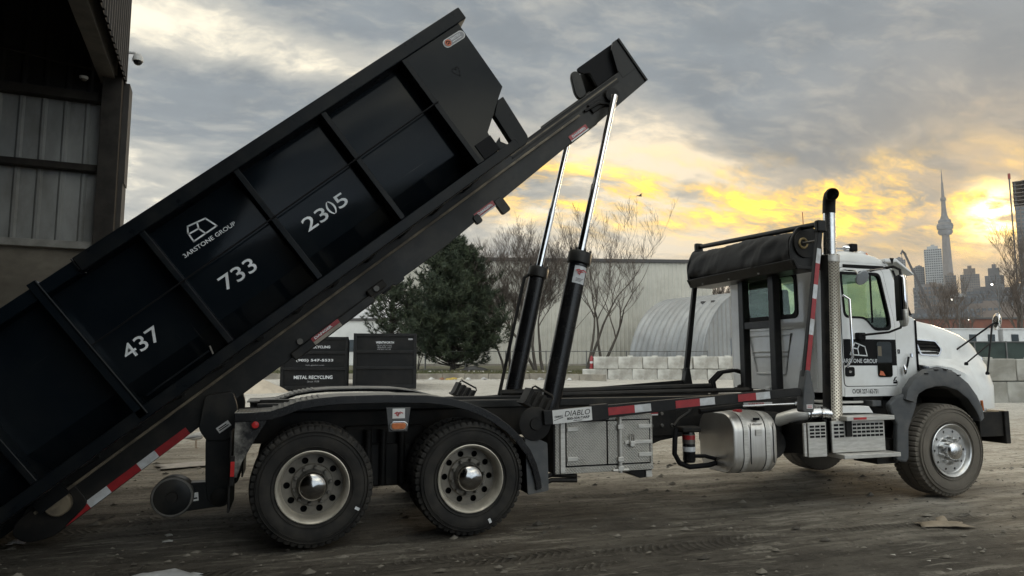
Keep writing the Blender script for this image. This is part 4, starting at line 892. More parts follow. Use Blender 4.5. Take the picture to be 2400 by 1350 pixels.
for k in range(9): MB().box((8.30, .6, 1.08+.065*k), (8.315, 1.84, 1.11+.065*k)).build('grille_bar', M_chr, hood)
GV = [(7.05, 1.845), (7.385, 1.825), (7.485, 1.715), (7.43, 1.625), (7.13, 1.645)]
gc = (7.28, 1.735)
b = MB(); b.ring_plate(roundpoly(GV, .03), roundpoly([(gc[0]+(x-gc[0])*.90, gc[1]+(z-gc[1])*.84) for x, z in GV], .03), .312, .40, 40); vf = b.build('vent_frame', M_chr, hood, bevel=.005)
b = MB(); b.prism(roundpoly([(gc[0]+(x-gc[0])*.92, gc[1]+(z-gc[1])*.88) for x, z in GV], .03), .338, .39); b.build('vent_screen', M_letb, hood)
for k in range(4):
    zz = 1.665 + k*.042; b = MB(); b.loft([[(7.10, .318, zz), (7.10, .338, zz+.022), (7.10, .342, zz+.018), (7.10, .322, zz-.004)], [(7.43, .318, zz), (7.43, .338, zz+.022), (7.43, .342, zz+.018), (7.43, .322, zz-.004)]]); b.build('louvre', M_chas, hood)
for s in (0, 1):
    yy = (lambda a: a) if s == 0 else far
    b = MB(); rings = []
    for k in range(28):
        t = k/27; i = t*(len(FO)-1); j = min(int(i), len(FO)-2); q = i-j
        o = Vector(FO[j]).lerp(Vector(FO[j+1]), q); n_ = Vector(FI[j]).lerp(Vector(FI[j+1]), q); m1 = o.lerp(n_, .12); m2 = o.lerp(n_, .9)
        rings.append([(o.x, yy(.06), o.y), (m1.x, yy(.0), m1.y), (m2.x, yy(-.028), m2.y), (n_.x, yy(-.02), n_.y), (n_.x, yy(.12), n_.y)])
    b.loft(rings, False, False); fl = b.build('fender_flare', M_plas, truck, smooth=50)
    for k, (x, z) in enumerate(((6.83, 1.425), (6.99, 1.468), (7.13, 1.47), (7.33, 1.405))):
        MB().box((x-.02, yy(-.016) if s == 0 else yy(.02), z-.006), (x+.03, yy(.02) if s == 0 else yy(-.016), z+.008), None).build('clip', M_letb, fl, bevel=.003)
    b = MB(); b.loft([[(x, yy(.10), z), (x, yy(.70), z)] for x, z in FI], False, False); b.build('wheel_arch_liner', M_chas, truck)
    b = MB(); b.prism([(6.40, 1.16), (6.60, 1.22), (6.74, 1.20), (6.70, 1.05), (6.57, .80), (6.545, .46), (6.50, .42), (6.37, .45), (6.40, .85), (6.33, .98), (6.30, 1.08)], yy(.03), yy(.10)); b.build('mud_guard', M_plas, truck, smooth=0, bevel=.02)
    MB().box((6.20, min(yy(.15), yy(.5)), .40), (6.52, max(yy(.15), yy(.5)), .68)).build('splash_panel', M_chas, truck, bevel=.006)
    MB().box((6.0, min(yy(.25), yy(.8)), 1.02), (6.45, max(yy(.25), yy(.8)), 1.16)).build('cab_mount', M_chas, truck, bevel=.01)
    b = MB(); b.tube([(7.735, yy(.035), .98), (7.705, yy(.02), 1.10)], .014, 8); b.build('marker_lamp', M_amb, truck, smooth=40)
    b = MB(); b.lathe([(0, .09), (.05, .085), (.07, .05), (.075, .001)], (8.24, yy(.46), 1.22), 'x', 18); b.build('headlight', M_glassd, truck, smooth=40)
MB().box((6.15, .12, 1.055), (6.28, .3, 1.12)).build('junction_box', M_plas, truck, bevel=.008)
# ---- bumper
b = MB(); b.box((7.74, .09, .66), (8.20, .13, .955)); bp = b.build('bumper', M_chas, truck, bevel=.006)
MB().box((8.12, .06, .57), (8.20, 2.38, .965)).build('bumper_face', M_chas, bp, bevel=.01); MB().box((7.74, .13, .945), (8.12, 2.31, .962)).build('bumper_top', M_worn, bp, bevel=.004); MB().box((7.74, 2.31, .66), (8.12, 2.35, .955)).build('bumper_end', M_chas, bp)
MB().box((7.73, .05, .955), (7.83, .2, 1.02)).build('bumper_bracket', M_alu, bp, bevel=.02)
# ---- mirrors
for s in (0, 1):
    yy = (lambda a: a) if s == 0 else far
    MB().tube([(6.30, yy(.2), 2.64), (6.40, yy(-.04), 2.66), (6.44, yy(-.09), 2.62), (6.44, yy(-.1), 2.53)], .016, 8).build('mirror_arm', M_chas, truck, smooth=50)
    MB().tube([(6.12, yy(.19), 2.615), (6.42, yy(.0), 2.65)], .009, 6).build('mirror_brace', M_chr, truck, smooth=50)
    MB().tube([(6.06, yy(.19), 1.86), (6.10, yy(.10), 1.875), (6.30, yy(-.02), 1.90), (6.40, yy(-.09), 1.95), (6.43, yy(-.1), 2.05)], .013, 8).build('mirror_arm', M_chas, truck, smooth=50)
    MB().box((6.02, min(yy(.14), yy(.2)), 1.81), (6.13, max(yy(.14), yy(.2)), 1.90)).build('mirror_foot', M_letb, truck, bevel=.012)
    mh = MB(Matrix.Translation((6.42, yy(-.11), 0)) @ Matrix.Rotation(R_(-33 if s == 0 else 33), 4, 'Z'))
    sec = lambda z, k: [(.052*k*math.cos(t)*(1 if math.cos(t) > 0 else .55), .105*math.sin(t)*k, z) for t in [2*math.pi*j/20 for j in range(20)]]
    mh.loft([sec(2.02, .5), sec(2.035, .85), sec(2.07, 1), sec(2.50, 1), sec(2.54, .85), sec(2.555, .5)]); mr = mh.build('mirror', M_chr, truck, smooth=45)
    mg = MB(Matrix.Translation((6.42, yy(-.11), 0)) @ Matrix.Rotation(R_(-33 if s == 0 else 33), 4, 'Z')); mg.box((-.045, -.10, 2.03), (-.028, .10, 2.55)); mg.build('mirror_face', M_letb, mr, bevel=.006)
    ml = MB(Matrix.Translation((6.42, yy(-.11), 0)) @ Matrix.Rotation(R_(-33 if s == 0 else 33), 4, 'Z')); ml.loft([sec(1.96, .3), sec(1.975, .8), sec(2.02, 1.03), sec(2.15, 1.03), sec(2.17, .9)]); ml.build('mirror_base', M_alus, mr, smooth=45)
    if s == 0:
     b = MB(Matrix.Translation((5.885, yy(-.09), 2.505)) @ Matrix.Rotation(R_(-62), 4, 'X' if s == 0 else 'X')); b.lathe([(-.012, .001), (-.014, .05), (-.008, .082), (.004, .088), (.022, .07), (.034, .03), (.036, .001)], axis='z', n=28); b.build('look_down_mirror', M_trimg, truck, smooth=50)
     MB().tube([(5.90, yy(.19), 2.63), (5.90, yy(.02), 2.60), (5.90, yy(-.05), 2.53)], .010, 6).build('mirror_bracket', M_chr, truck, smooth=50)
    # tripod mirror on the bonnet
    top = Vector((8.13, yy(.14), 2.03))
    for a in ((7.76, .37, 1.70), (7.885, .06, 1.43)): MB().tube([(a[0], yy(a[1]), a[2]), top], .011, 8).build('mirror_stay', M_chas, truck, smooth=50)
    MB().tube([(7.60, yy(.10), 1.545), (8.02, yy(.115), 1.78)], .009, 8).build('mirror_stay', M_chas, truck, smooth=50)
    for a in ((7.755, .375, 1.695), (7.60, .10, 1.54), (7.885, .06, 1.425)):
        b = MB(); b.lathe([(-.02, .02), (.0, .024), (.02, .014)], (a[0], yy(a[1]), a[2]), 'z', 10, True); b.build('stay_foot', M_letb, truck, smooth=40)
    b = MB(Matrix.Translation(top + Vector((.085, 0, .035))) @ Matrix.Rotation(R_(-30 if s == 0 else 30), 4, 'Z') @ Matrix.Rotation(R_(6), 4, 'Y')); b.lathe([(-.016, .001), (-.016, .07), (-.014, .10), (-.004, .108), (.01, .098), (.026, .05), (.03, .001)], axis='x', n=28); rm = b.build('round_mirror', M_chr, truck, smooth=50)
    MB().tube([top, top + Vector((.06, 0, .02))], .012, 6).build('mirror_pivot', M_chas, rm)
# ---- roof fittings
MB().tube([(5.93, .34, 2.905), (6.12, .34, 2.915)], .012, 8).build('beacon_rod', M_chr, truck, smooth=40)
MB().box((6.14, .30, 2.885), (6.24, .42, 2.975)).build('work_lamp', M_letb, truck, bevel=.012); b = MB(); b.lathe([(-.08, .005), (-.06, .03), (0, .042), (.02, .042)], (6.14, .36, 2.925), 'x', 18, True); b.build('work_lamp_shell', M_chr, truck, smooth=50)
b = MB(); b.loft([[(6.26, .42+y, 2.85+z) for y, z in ((-.03, 0), (.03, 0), (.02, .02), (-.02, .02))], [(6.36, .42+y, 2.845+z) for y, z in ((-.05, 0), (.05, 0), (.035, .065), (-.035, .065))], [(6.44, .42+y, 2.835+z) for y, z in ((-.045, 0), (.045, 0), (.03, .06), (-.03, .06))]]); rl = b.build('roof_lamp', M_alu, truck, smooth=40)
b = MB(); b.lathe([(0, .033), (.035, .03), (.055, .018), (.06, .001)], (6.44, .42, 2.865), 'x', 16); b.build('amber_lens', M_amb, rl, smooth=50)
MB().tube([(6.40, .5, 2.86), (6.405, .5, 3.01)], .006, 6).build('aerial', M_letb, truck); MB().tube([(5.83, .72, 2.86), (5.815, .72, 3.42)], .0045, 6).build('aerial', M_letr, truck)
# ------------------------------------------------------------------ hoist frame (tilted), lift cylinders
TILT = R_(38.75); HO = Vector((-.01, 0, 2.278)); ct, sn = math.cos(TILT), math.sin(TILT)
HT = Matrix(((ct, 0, -sn, HO.x), (0, 1, 0, 0), (sn, 0, ct, HO.z), (0, 0, 0, 1)))
def HB(): return MB(HT)
for s in (0, 1):
    yy = (lambda a: a) if s == 0 else far
    pl = [(-3.02, -.10), (-2.7, -.035), (4.20, -.025), (4.30, -.03), (4.46, -.03), (4.476, -.30), (3.565, -.355), (3.47, -.345), (2.2, -.395), (1.25, -.44), (.765, -.43), (.755, -.455), (.64, -.455), (.63, -.43), (-1.0, -.405), (-2.90, -.412), (-3.02, -.36), (-3.09, -.28), (-3.10, -.20)]
    h = HB().prism(pl, yy(.72), yy(.79)).build('hoist_rail', M_hoist, truck, bevel=.006)
    HB().box((-2.95, min(yy(.665), yy(.72)), -.175), (3.45, max(yy(.665), yy(.72)), -.150)).build('rail_flange', M_worn if s == 0 else M_hoist, h, bevel=.004)
    # head plates at the top end of the rails
    ck = [(4.225, -.11), (4.225, .0), (4.315, .225), (4.40, .292), (4.455, .292), (4.47, -.11)]
    if s == 0: HB().prism(roundpoly([(3.93, -.02), (3.95, .16), (3.87, .20), (3.835, .24), (3.845, .285), (4.42, .288), (4.42, -.02)], .02), yy(.79), yy(.82)).build('sheave_housing', M_letb, h, bevel=.004)
    HB().prism(ck, yy(.718), yy(.76)).build('head_cheek', M_hoist, h, bevel=.005)
HB().box((4.455, .70, -.30), (4.485, far(.70), .29)).build('head_plate', M_hoist, truck, bevel=.005)
HB().box((4.10, .79, -.30), (4.46, far(.79), -.18)).build('head_beam', M_hoist, truck, bevel=.01)
for u in (-2.6, -1.5, -.4, .7, 1.8, 2.9, 3.6): HB().box((u-.05, .79, -.36), (u+.05, far(.79), -.17)).build('hoist_cross_member', M_hoist, truck, bevel=.008)
b = HB(); b.prism(roundpoly([(3.60, -.02), (3.72, -.02), (3.80, .19), (3.79, .26), (3.73, .285), (3.68, .24), (3.60, .07)], .04), .73, .78); b.build('cable_lug', M_hoist, truck, bevel=.01)
HB().tube([(3.2, 1.1, -.02), (4.0, 1.1, -.02)], .03, 8).build('hook_cylinder', M_chas, truck, smooth=40)
for k in range(3): HB().box((2.5, .708, -.115+.032*k), (4.15, .7185, -.10+.032*k)).build('guide_strip', M_worn if k == 1 else M_chas, truck)
# lower rail details
for u0, u1, w in ((2.02, 2.13, .18), (1.72, 1.80, .10)):
    HB().prism(roundpoly([(u0, -.36), (u1, -.36), (u1, -.36-w), (u0, -.36-w)], .03), .70, .76).build('frame_stop', M_hoist, truck, bevel=.006)
def dlabel(u0, u1, v, hgt=.055):
    HB().box((u0, .713, v), (u1, .7165, v+hgt)).build('danger_label', M_red, truck); HB().box((u0, .7132, v-.016), (u1, .7165, v-.001)).build('label_edge', M_stick, truck)
    ex = HT.to_3x3() @ Vector((1, 0, 0)); ez = HT.to_3x3() @ Vector((0, 0, 1))
    text('DANGER', HT @ Vector((u0+.04, .7115, v+.012)), ex, ez, (u1-u0)*.68, hgt*.55, M_let, truck, bold=.04)
    strokes([[(0, 0), (.025, 0), (.0125, .025), (0, 0)]], HT @ Vector((u1-.055, .7115, v+.014)), ex, ez, .006, M_let, truck, 'warning_triangle')
dlabel(3.20, 3.47, -.335); dlabel(1.755, 2.02, -.40); 
HB().box((-.56, .64, -.455), (.38, .715, -.365)).build('lock_tube', M_hoist, truck, bevel=.012); dl = [(-.33, -.02)]
HB().box((-.33, .636, -.41), (-.02, .639, -.37)).build('danger_label', M_red, truck); HB().box((-.33, .636, -.445), (-.02, .639, -.412)).build('label_edge', pbr('label_faded', (.34,.30,.25), (.25,.22,.18), 8, .6), truck)
ex_, ez_ = HT.to_3x3() @ Vector((1, 0, 0)), HT.to_3x3() @ Vector((0, 0, 1))
text('DANGER', HT @ Vector((-.30, .634, -.402)), ex_, ez_, .2, .025, M_let, truck, bold=.04)
HB().box((.36, .62, -.40), (.56, .715, -.32)).build('valve_block', M_chas, truck, bevel=.01); b = HB(); b.lathe([(0, .03), (-.03, .028), (-.03, .001)], (.45, .62, -.36), 'y', 12); b.build('valve_cap', M_hub, truck)
b = HB(); b.lathe([(0, .03), (-.03, .028), (-.03, .001)], (-.42, .70, -.33), 'y', 12); b.build('bolt', M_hub, truck)
us = [-1.66, -1.97, -2.145, -2.43, -2.625, -2.87]
for k in range(5):
    m = (M_red, M_wref)[k % 2]; HB().box((us[k+1], .712, -.405), (us[k], .7185, -.335)).build('reflective_strip', m, truck)
# worn shoe at the tail
b = HB(); b.prism(roundpoly([(-3.10, -.12), (-2.6, -.12), (-2.6, -.36), (-2.95, -.42), (-3.14, -.33), (-3.19, -.2)], .07), .70, .80); b.build('tail_shoe', M_chas, truck, bevel=.01)
# ---- lift cylinders
def cyl(yc, lab):
    p0, cap, tip = Vector((2.30, yc, .80)), Vector((2.735, yc, 2.74)), Vector((3.172, yc, 4.55)); ax = (cap-p0).normalized()
    b = MB(); b.tube([p0, cap - ax*.02], .104, 32); cy = b.build('lift_cylinder', M_blk, truck, smooth=40)
    b = MB(); b.tube([cap - ax*.14, cap - ax*.13, cap - ax*.02, cap], [.108, .128, .128, .118], 32); b.build('gland_ring', M_hoist, cy, smooth=40, bevel=.004)
    q0 = ax.cross(Vector((0, 1, 0))).normalized(); q1 = ax.cross(q0)
    for k in range(8):
        t = 2*math.pi*k/8; c = cap + (q0*math.cos(t) + q1*math.sin(t))*.112; MB().tube([c - ax*.03, c + ax*.022], .013, 6).build('gland_bolt', M_hoist, cy)
    MB().tube([cap, cap.lerp(tip, .42)], .043, 20).build('lift_rod', M_chr, cy, smooth=40); MB().tube([cap.lerp(tip, .42), tip], .036, 20).build('lift_rod', M_chr, cy, smooth=40)
    MB().tube([p0 + Vector((-.02, -.13, .0)), p0 + Vector((-.02, .13, .0))], .09, 16).build('trunnion', M_chas, cy, smooth=40)
    return cy, p0, cap, ax, q0
cy, p0, cap, ax, q0 = cyl(.575, True); cyl2 = cyl(far(.575), False)
dirx = Vector((ax.z, 0, -ax.x))
b = MB(); rows = []
for zz in (-.36, -.17):
    rows.append([cap + ax*zz + dirx*(.1055*math.sin(t)) + Vector((0, -.1055*math.cos(t), 0)) for t in [R_(a) for a in range(-38, 43, 8)]])
b.grid(rows); b.build('maker_label', M_wref, cy, smooth=60)
strokes([[(x*1.6, y*1.6) for x, y in pl] for pl in bird], cap - ax*.245 + Vector((-.055, -.112, .0)), dirx, ax, .010, M_letr, cy, 'emblem')
strokes([[(0, 0), (.08, 0)], [(.0, -.014), (.07, -.014)], [(0, -.028), (.06, -.028)]], cap - ax*.30 + Vector((-.04, -.111, 0)), dirx, ax, .004, M_letb, cy, 'fine_print')
ln = Vector((-.165, 0, .02))
MB().tube([cyl2[1] + ln + cyl2[3]*.28, cyl2[2] + ln - cyl2[3]*.16, cyl2[2] + ln*.55 - cyl2[3]*.08], .022, 8).build('oil_line', M_chas, cyl2[0], smooth=40)
b = HB(); b.lathe([(0, .09), (-.05, .085), (-.05, .001)], (3.94, .70, -.20), 'y', 20); b.build('rod_pin', M_chas, truck, smooth=40)
HB().tube([(3.55, .70, -.16), (3.75, .68, -.18), (3.88, .68, -.28)], .018, 6).build('oil_line', M_chas, truck, smooth=40)
HB().box((3.62, .69, -.24), (3.86, .72, -.12)).build('sheave_box', M_chas, truck, bevel=.012)

# ------------------------------------------------------------------ tarping arms
M_arm = pbr('arm_black', (.007,.007,.0075), (.011,.011,.011), 6, .38, .2, spec=.22, dust=(.06,.055,.05), dustamt=.2)
def taper_bar(p, q, h0, h1, y0, y1):
    p, q = Vector(p), Vector(q); d = (q-p).normalized(); n = Vector((-d.y, d.x))
    return MB().prism([tuple(p+n*h0/2), tuple(p-n*h0/2), tuple(q-n*h1/2), tuple(q+n*h1/2)], y0, y1)
def tarp_arm(s):
    yy = (lambda a: a) if s == 0 else far; a, c = yy(-.05), yy(.0)
    A = Vector((2.07, 1.04)); Bp = Vector((5.02, 1.245)); C = Vector((5.10, 1.40)); Dp = Vector((5.395, 3.12))
    if s: A = Vector((2.07, 1.05)); Dp = Vector((5.455, 3.25)); Bp = Vector((5.13, 1.26)); C = Vector((5.19, 1.42))
    lo = taper_bar(A, Bp, .135, .085, a, c).build('lower_arm', M_arm, truck, bevel=.006)
    if s == 0: taper_bar(A + (Bp-A)*.165, A + (Bp-A)*.225, .155, .15, a-.008, c+.008).build('arm_sleeve', M_arm, lo, bevel=.006)
    b = MB(); b.lathe([(0, .16), (-.02, .155), (-.03, .06), (-.045, .055), (-.045, .001)], (2.0, yy(.02), .985), 'y', 28) if s == 0 else b.lathe([(0, .15), (.02, .14), (.02, .001)], (2.0, yy(.02), .985), 'y', 28); b.build('arm_pivot', M_chas, lo, smooth=40)
    b = MB(); b.prism(roundpoly([(C.x-.09, 1.03), (C.x+.05, 1.02), (C.x+.075, 1.2), (C.x+.03, 1.47), (C.x-.02, 1.48), (C.x-.07, 1.25)], .03), yy(-.075), yy(.03)); b.build('arm_knuckle', M_plas if s == 0 else M_arm, lo, bevel=.01)
    up = taper_bar(C, Dp, .078, .06, a, c).build('upper_arm', M_arm, truck, bevel=.006)
    return lo, up, A, Bp, C, Dp, a
lo, up, A, Bp, C, Dp, ya = tarp_arm(0); tarp_arm(1)
def on_bar(x0, x1, h, m, nm, par, P, Q, y, k0=1., horiz=True):
    d = (Q-P).normalized(); n = Vector((-d.y, d.x)); t0, t1 = ((x0-P.x)/(Q.x-P.x), (x1-P.x)/(Q.x-P.x)) if horiz else ((x0-P.y)/(Q.y-P.y), (x1-P.y)/(Q.y-P.y))
    p, q = P + (Q-P)*t0, P + (Q-P)*t1
    return MB().prism([tuple(p+n*h/2), tuple(p-n*h/2), tuple(q-n*h/2), tuple(q+n*h/2)], y-.004, y-.001).build(nm, m, par)
xs = (2.732, 3.018, 3.198, 3.477, 3.758, 3.934, 4.216, 4.437, 4.613, 4.901)
for k in range(9):
    m = (M_red, M_wref, None)[k % 3]
    if m: on_bar(xs[k], xs[k+1], .074, m, 'reflective_strip', lo, A, Bp, ya)
zs = (2.816, 2.649, 2.411, 2.255, 2.03, 1.857, 1.464)
for k in range(6): on_bar(zs[k], zs[k+1], .056, (M_wref, M_red)[k % 2], 'reflective_strip', up, C, Dp, ya, horiz=False)
sg = on_bar(2.155, 2.565, .128, M_stick, 'arm_sign', lo, A, Bp, ya-.001); dx = (Bp-A).normalized(); ex = (dx.x, 0, dx.y); ez = (-dx.y, 0, dx.x)
def onA(x, off): p = A + (Bp-A)*((x-A.x)/(Bp.x-A.x)) + Vector((-dx.y, dx.x))*off; return (p.x, ya-.0065, p.y)
text('DIABLO', onA(2.275, -.005), ex, ez, .265, .050, M_letb, lo, shear=.25); text('800-334-TARP', onA(2.297, -.040), ex, ez, .235, .024, M_letb, lo, bold=.03)
strokes([[(0, 0), (.04, 0)], [(.05, 0), (.09, 0)]], onA(2.36, -.052), ex, ez, .005, M_letb, lo, 'fine_print')
text('CRAMARO', onA(2.172, -.012), (1, 0, .12), (-.12, 0, 1), .085, .022, M_letb, lo, shear=.3, bold=.02); strokes([[(0, 0), (.09, .022)]], onA(2.168, -.032), ex, ez, .005, M_letb, lo, 'underline')
MB().box((5.055, -.079, 1.065), (5.135, -.0755, 1.11)).build('knuckle_label', M_stick, lo); 
for zz in (1.078, 1.094): MB().box((5.065, -.0805, zz-.003), (5.125, -.0795, zz+.003)).build('label_line', M_letr, lo)
# crossbar between the arm tips, with end brackets
MB().tube([(5.385, -.02, 3.10), (5.455, far(-.03), 3.235)], .033, 12).build('crossbar', M_arm, truck, smooth=40)
for p in ((5.40, -.045, 3.09), (5.455, far(-.0), 3.235)): MB().box((p[0]-.075, p[1]-.03, p[2]-.09), (p[0]+.045, p[1]+.04, p[2]+.05)).build('crossbar_bracket', M_arm, truck, bevel=.02)
# arm push cylinders
MB().tube([(3.85, .10, 1.055), (4.35, .08, 1.10)], .030, 12).build('push_cylinder', M_chas, truck, smooth=40); MB().tube([(4.35, .08, 1.10), (4.98, .02, 1.115)], .012, 10).build('push_rod', M_chr, truck, smooth=40)
MB().box((4.36, .052, 1.108), (4.72, .058, 1.135)).build('danger_label', M_stick, truck); text('DANGER', (4.42, .050, 1.115), (1, 0, .01), (0, 0, 1), .2, .016, M_letr, truck, bold=.03)
MB().tube([(4.05, 2.42, 1.10), (4.62, 2.42, 1.12)], .045, 12).build('push_cylinder', M_chas, truck, smooth=40); MB().tube([(4.62, 2.42, 1.12), (5.12, 2.42, 1.13)], .018, 10).build('push_rod', M_chas, truck, smooth=40)
MB().prism([(3.72, 1.16), (3.78, 1.16), (3.98, 1.03), (3.94, 1.0)], 2.40, 2.44).build('arm_brace', M_chas, truck); MB().prism([(3.94, 1.18), (4.08, 1.18), (4.06, 1.02), (3.98, 1.02)], 2.40, 2.44).build('arm_brace', M_chas, truck)
# gantry, tray and rolled tarp behind the cab
for y in (.885, 1.49): MB().box((5.46, y, 1.05), (5.56, y+.105, 2.70)).build('gantry_post', M_arm, truck, bevel=.008)
MB().box((5.47, .99, 1.985), (5.55, 1.49, 2.075)).build('gantry_rail', M_arm, truck, bevel=.006)
MB().box((5.3, .6, .95), (5.62, 1.9, 1.1)).build('gantry_base', M_chas, truck, bevel=.02)
b = MB(); b.prism([(5.27, 2.62), (5.62, 2.62), (5.67, 2.74), (5.64, 2.76), (5.59, 2.66), (5.30, 2.66), (5.235, 2.74), (5.21, 2.73)], .22, 2.43); b.build('tarp_tray', M_arm, truck, bevel=.008)
for y in (.24, 2.38): b = MB(); b.prism(roundpoly([(5.22, 2.64), (5.62, 2.64), (5.66, 2.9), (5.58, 3.12 if y < 1 else 3.16), (5.32, 3.13 if y < 1 else 3.18), (5.20, 2.95)], .08), y, y+.03); b.build('tray_end', M_arm, truck, bevel=.006)
b = MB(); rings = []; rnd = random.Random(4)
for k in range(61):
    t = k/60; y = .30 + 2.08*t; R0 = .195 + .006*math.sin(t*6); cz = 2.87 + .06*t; ring = []
    for j in range(40):
        q = 2*math.pi*j/40; cx, sx = math.copysign(abs(math.cos(q))**.75, math.cos(q)), math.copysign(abs(math.sin(q))**.75, math.sin(q))
        wr = + .022*mnoise.noise((t*7 + sx*1.5, sx*1.2 + 2, cx*1.2)) + .010*mnoise.noise((t*38 + sx*2, cx*2, 7)) + .007*math.sin(t*36 + sx*5.)*max(0, -cx)*max(0, math.sin(t*5.1))
        rr = R0 + wr*1.1; x = 5.42 + rr*cx*1.02; z = cz + rr*sx*(1.08 if sx > 0 else 1.0)
        if cx < 0 and sx < .1: x -= .03*max(0, -sx); z -= .03*max(0, -sx)
        ring.append((x, y, z))
    rings.append(ring)
b.loft(rings); b.build('rolled_tarp', M_tarp, truck, smooth=70)
b = MB(); b.lathe([(.215, .16), (.30, .165), (.34, .15)], (5.40, 0, 2.915), 'y', 24, True); b.build('roller_end', M_chas, truck, smooth=40)
b = MB(); b.lathe([(.205, .042), (.198, .055), (.205, .066), (.214, .066)], (5.36, 0, 2.92), 'y', 24); b.build('roller_ring', pbr('brass_ring', (.30,.22,.10), None, 4, .5, metal=.3), truck, smooth=40)
MB().tube([(5.36, .21, 2.92), (5.41, .06, 2.925)], .016, 8).build('roller_shaft', M_hub, truck, smooth=40)
for k in range(3): MB().box((5.22, .84+k*.6, 2.63), (5.235, .86+k*.6, 2.65)).build('rivet', M_hub, truck)
# hoses behind the cab
for k in range(3):
    o = .05*k; MB().tube([(5.30, 1.72+o, 1.0), (5.22, 1.80+o, 1.15), (5.22, 1.84+o, 1.30), (5.32, 1.78+o, 1.42), (5.46, 1.66+o, 1.45), (5.55, 1.5+o, 1.40)], .022, 8).build('supply_hose', M_letb, truck, smooth=50)
for k in range(4):
    b = MB(); b.lathe([(0, .02), (.03, .03), (.06, .03), (.09, .018)], (5.40+.03*k, 1.66-.05*k, 1.20+.035*(k % 3)), 'x', 10, True); b.build('hose_fitting', M_chas, truck, smooth=40)
# ------------------------------------------------------------------ tilted roll-off bin (its own axes: u along the floor, y away, v up)
bin_ = thing('roll_off_bin', 'glossy black roll-off bin tilted on the truck hoist numbered 437 733 2305', 'bin', HO, (0, -TILT, 0))
U0, U1 = -3.33, 2.55
vt = lambda u: 1.335 + (u-2.6)*.0207                     # the rim falls slightly towards the tail
REC = .19                                                # the side sheets stand back between the ribs
def sloped(y0, y1, u0, u1, lo, hi):
    b = MB(); return b.loft([[(u, yy_, v) for yy_, v in ((y0, lo(u)), (y1, lo(u)), (y1, hi(u)), (y0, hi(u)))] for u in (u0, u1)])
for s in (0, 1):
    yy = (lambda a: a) if s == 0 else far
    for u0, u1 in ((-.90+.05, .0), (.05, .918), (.918+.05, 1.846), (-1.705, -.90), (-2.62+.05, -1.77), (U0, -2.62)):
        b = MB(); prof = lambda u: [(REC, vt(u)-.11), (REC, .225), (REC+.005, .212), (.44, .0), (.455, .0), (.455, .008), (REC+.02, .225), (REC+.012, .235), (REC+.012, vt(u)-.11)]
        b.loft([[(u, yy(y), v) for y, v in prof(u)] for u in (u0-.005, (u0+u1)/2, u1+.005)]); p_ = b.build('side_panel', M_bin, bin_, smooth=25)
        for v_ in p_.data.vertices:                      # the plate is slightly wavy
            if .3 < v_.co.z < 1.1: pass
    for u in (-2.62, -.90, .0, .918, 1.846):
        b = MB(); b.prism([(u, yy(.005)), (u+.052, yy(.005)), (u+.056, yy(REC+.01)), (u-.004, yy(REC+.01))], .0, vt(u)-.112, 'z'); b.build('rib', M_binr, bin_, bevel=.006)
        g0 = [(.02, .0), (.45, .0), (REC+.01, .24), (.02, .24)]; b = MB(); b.prism([(yy(y), v) for y, v in g0], u+.004, u+.048, 'x'); b.build('rib_gusset', M_binr, bin_)
    MB().box((-1.77, min(yy(.0), yy(.2)), -.08), (-1.70, max(yy(.0), yy(.2)), 1.262)).build('hinge_post', M_bin, bin_, bevel=.006)
    MB().tube([(-1.695, yy(-.004), -.07), (-1.70, yy(-.004), 1.255)], .009, 8).build('hinge_bead', M_binr, bin_, smooth=40)
    sloped(yy(-.012), yy(.14+.06), -1.40, 2.645, lambda u: vt(u)-.128, vt).build('top_rim', M_binr, bin_, bevel=.012, seg=3)
    sloped(yy(.02), yy(.2), U0, -1.405, lambda u: vt(u)-.12, lambda u: vt(u)-.012).build('tail_rim', M_bin, bin_, bevel=.012)
    MB().box((-1.412, min(yy(-.006), yy(.14)), 1.14), (-1.402, max(yy(-.006), yy(.14)), 1.25)).build('rim_end_tab', M_binr, bin_)
    fp = [(1.89, .0), (1.89, 1.215), (2.557, 1.226), (2.545, .478), (2.452, .418), (2.132, .20), (2.09, .0)]
    b = MB(); b.prism(fp, yy(.012), yy(.032)); b.build('front_bay_panel', M_bin, bin_, bevel=.003)
    MB().box((U0, min(yy(.0), yy(.12)), -.105), (2.32, max(yy(.0), yy(.12)), -.002)).build('side_sill', M_binr, bin_, bevel=.010)
    b = MB(); b.prism([(2.50, .40), (2.42, .40), (2.305, .30), (2.285, .0), (2.20, .0), (2.20, -.105), (2.40, -.105), (2.45, -.085), (2.468, -.04)], yy(.034), yy(.125)); b.build('front_post', M_binr, bin_, bevel=.008)
    MB().box((1.935, min(yy(.0), yy(.25)), .004), (2.13, max(yy(.0), yy(.25)), .165)).build('socket_box', M_letb, bin_, bevel=.004)
    b = MB(); b.prism([(2.14, .0), (2.24, .0), (2.20, .06), (2.22, .10), (2.14, .07)], yy(.05), yy(.10)); b.build('cable_bracket', M_binr, bin_)
    MB().tube([(-1.72, yy(-.004), .606), (1.90, yy(-.004), .697)], .0075, 8).build('tarp_rod', M_letb, bin_, smooth=40)
    MB().box((U0, min(yy(.84), yy(.94)), -.16), (2.35, max(yy(.84), yy(.94)), -.004)).build('long_sill', M_binr, bin_, bevel=.006)
    MB().tube([(-1.04, yy(-.006), .005), (-1.02, yy(-.006), .075)], .008, 6).build('tarp_hook', M_hub, bin_)
    MB().box((-1.62, min(yy(.0), yy(.03)), .04), (-1.05, max(yy(.0), yy(.03)), .052)).build('hook_bar', M_binr, bin_)
MB().box((U0, .40, -.002), (2.09, far(.40), .012)).build('floor', M_binr, bin_)
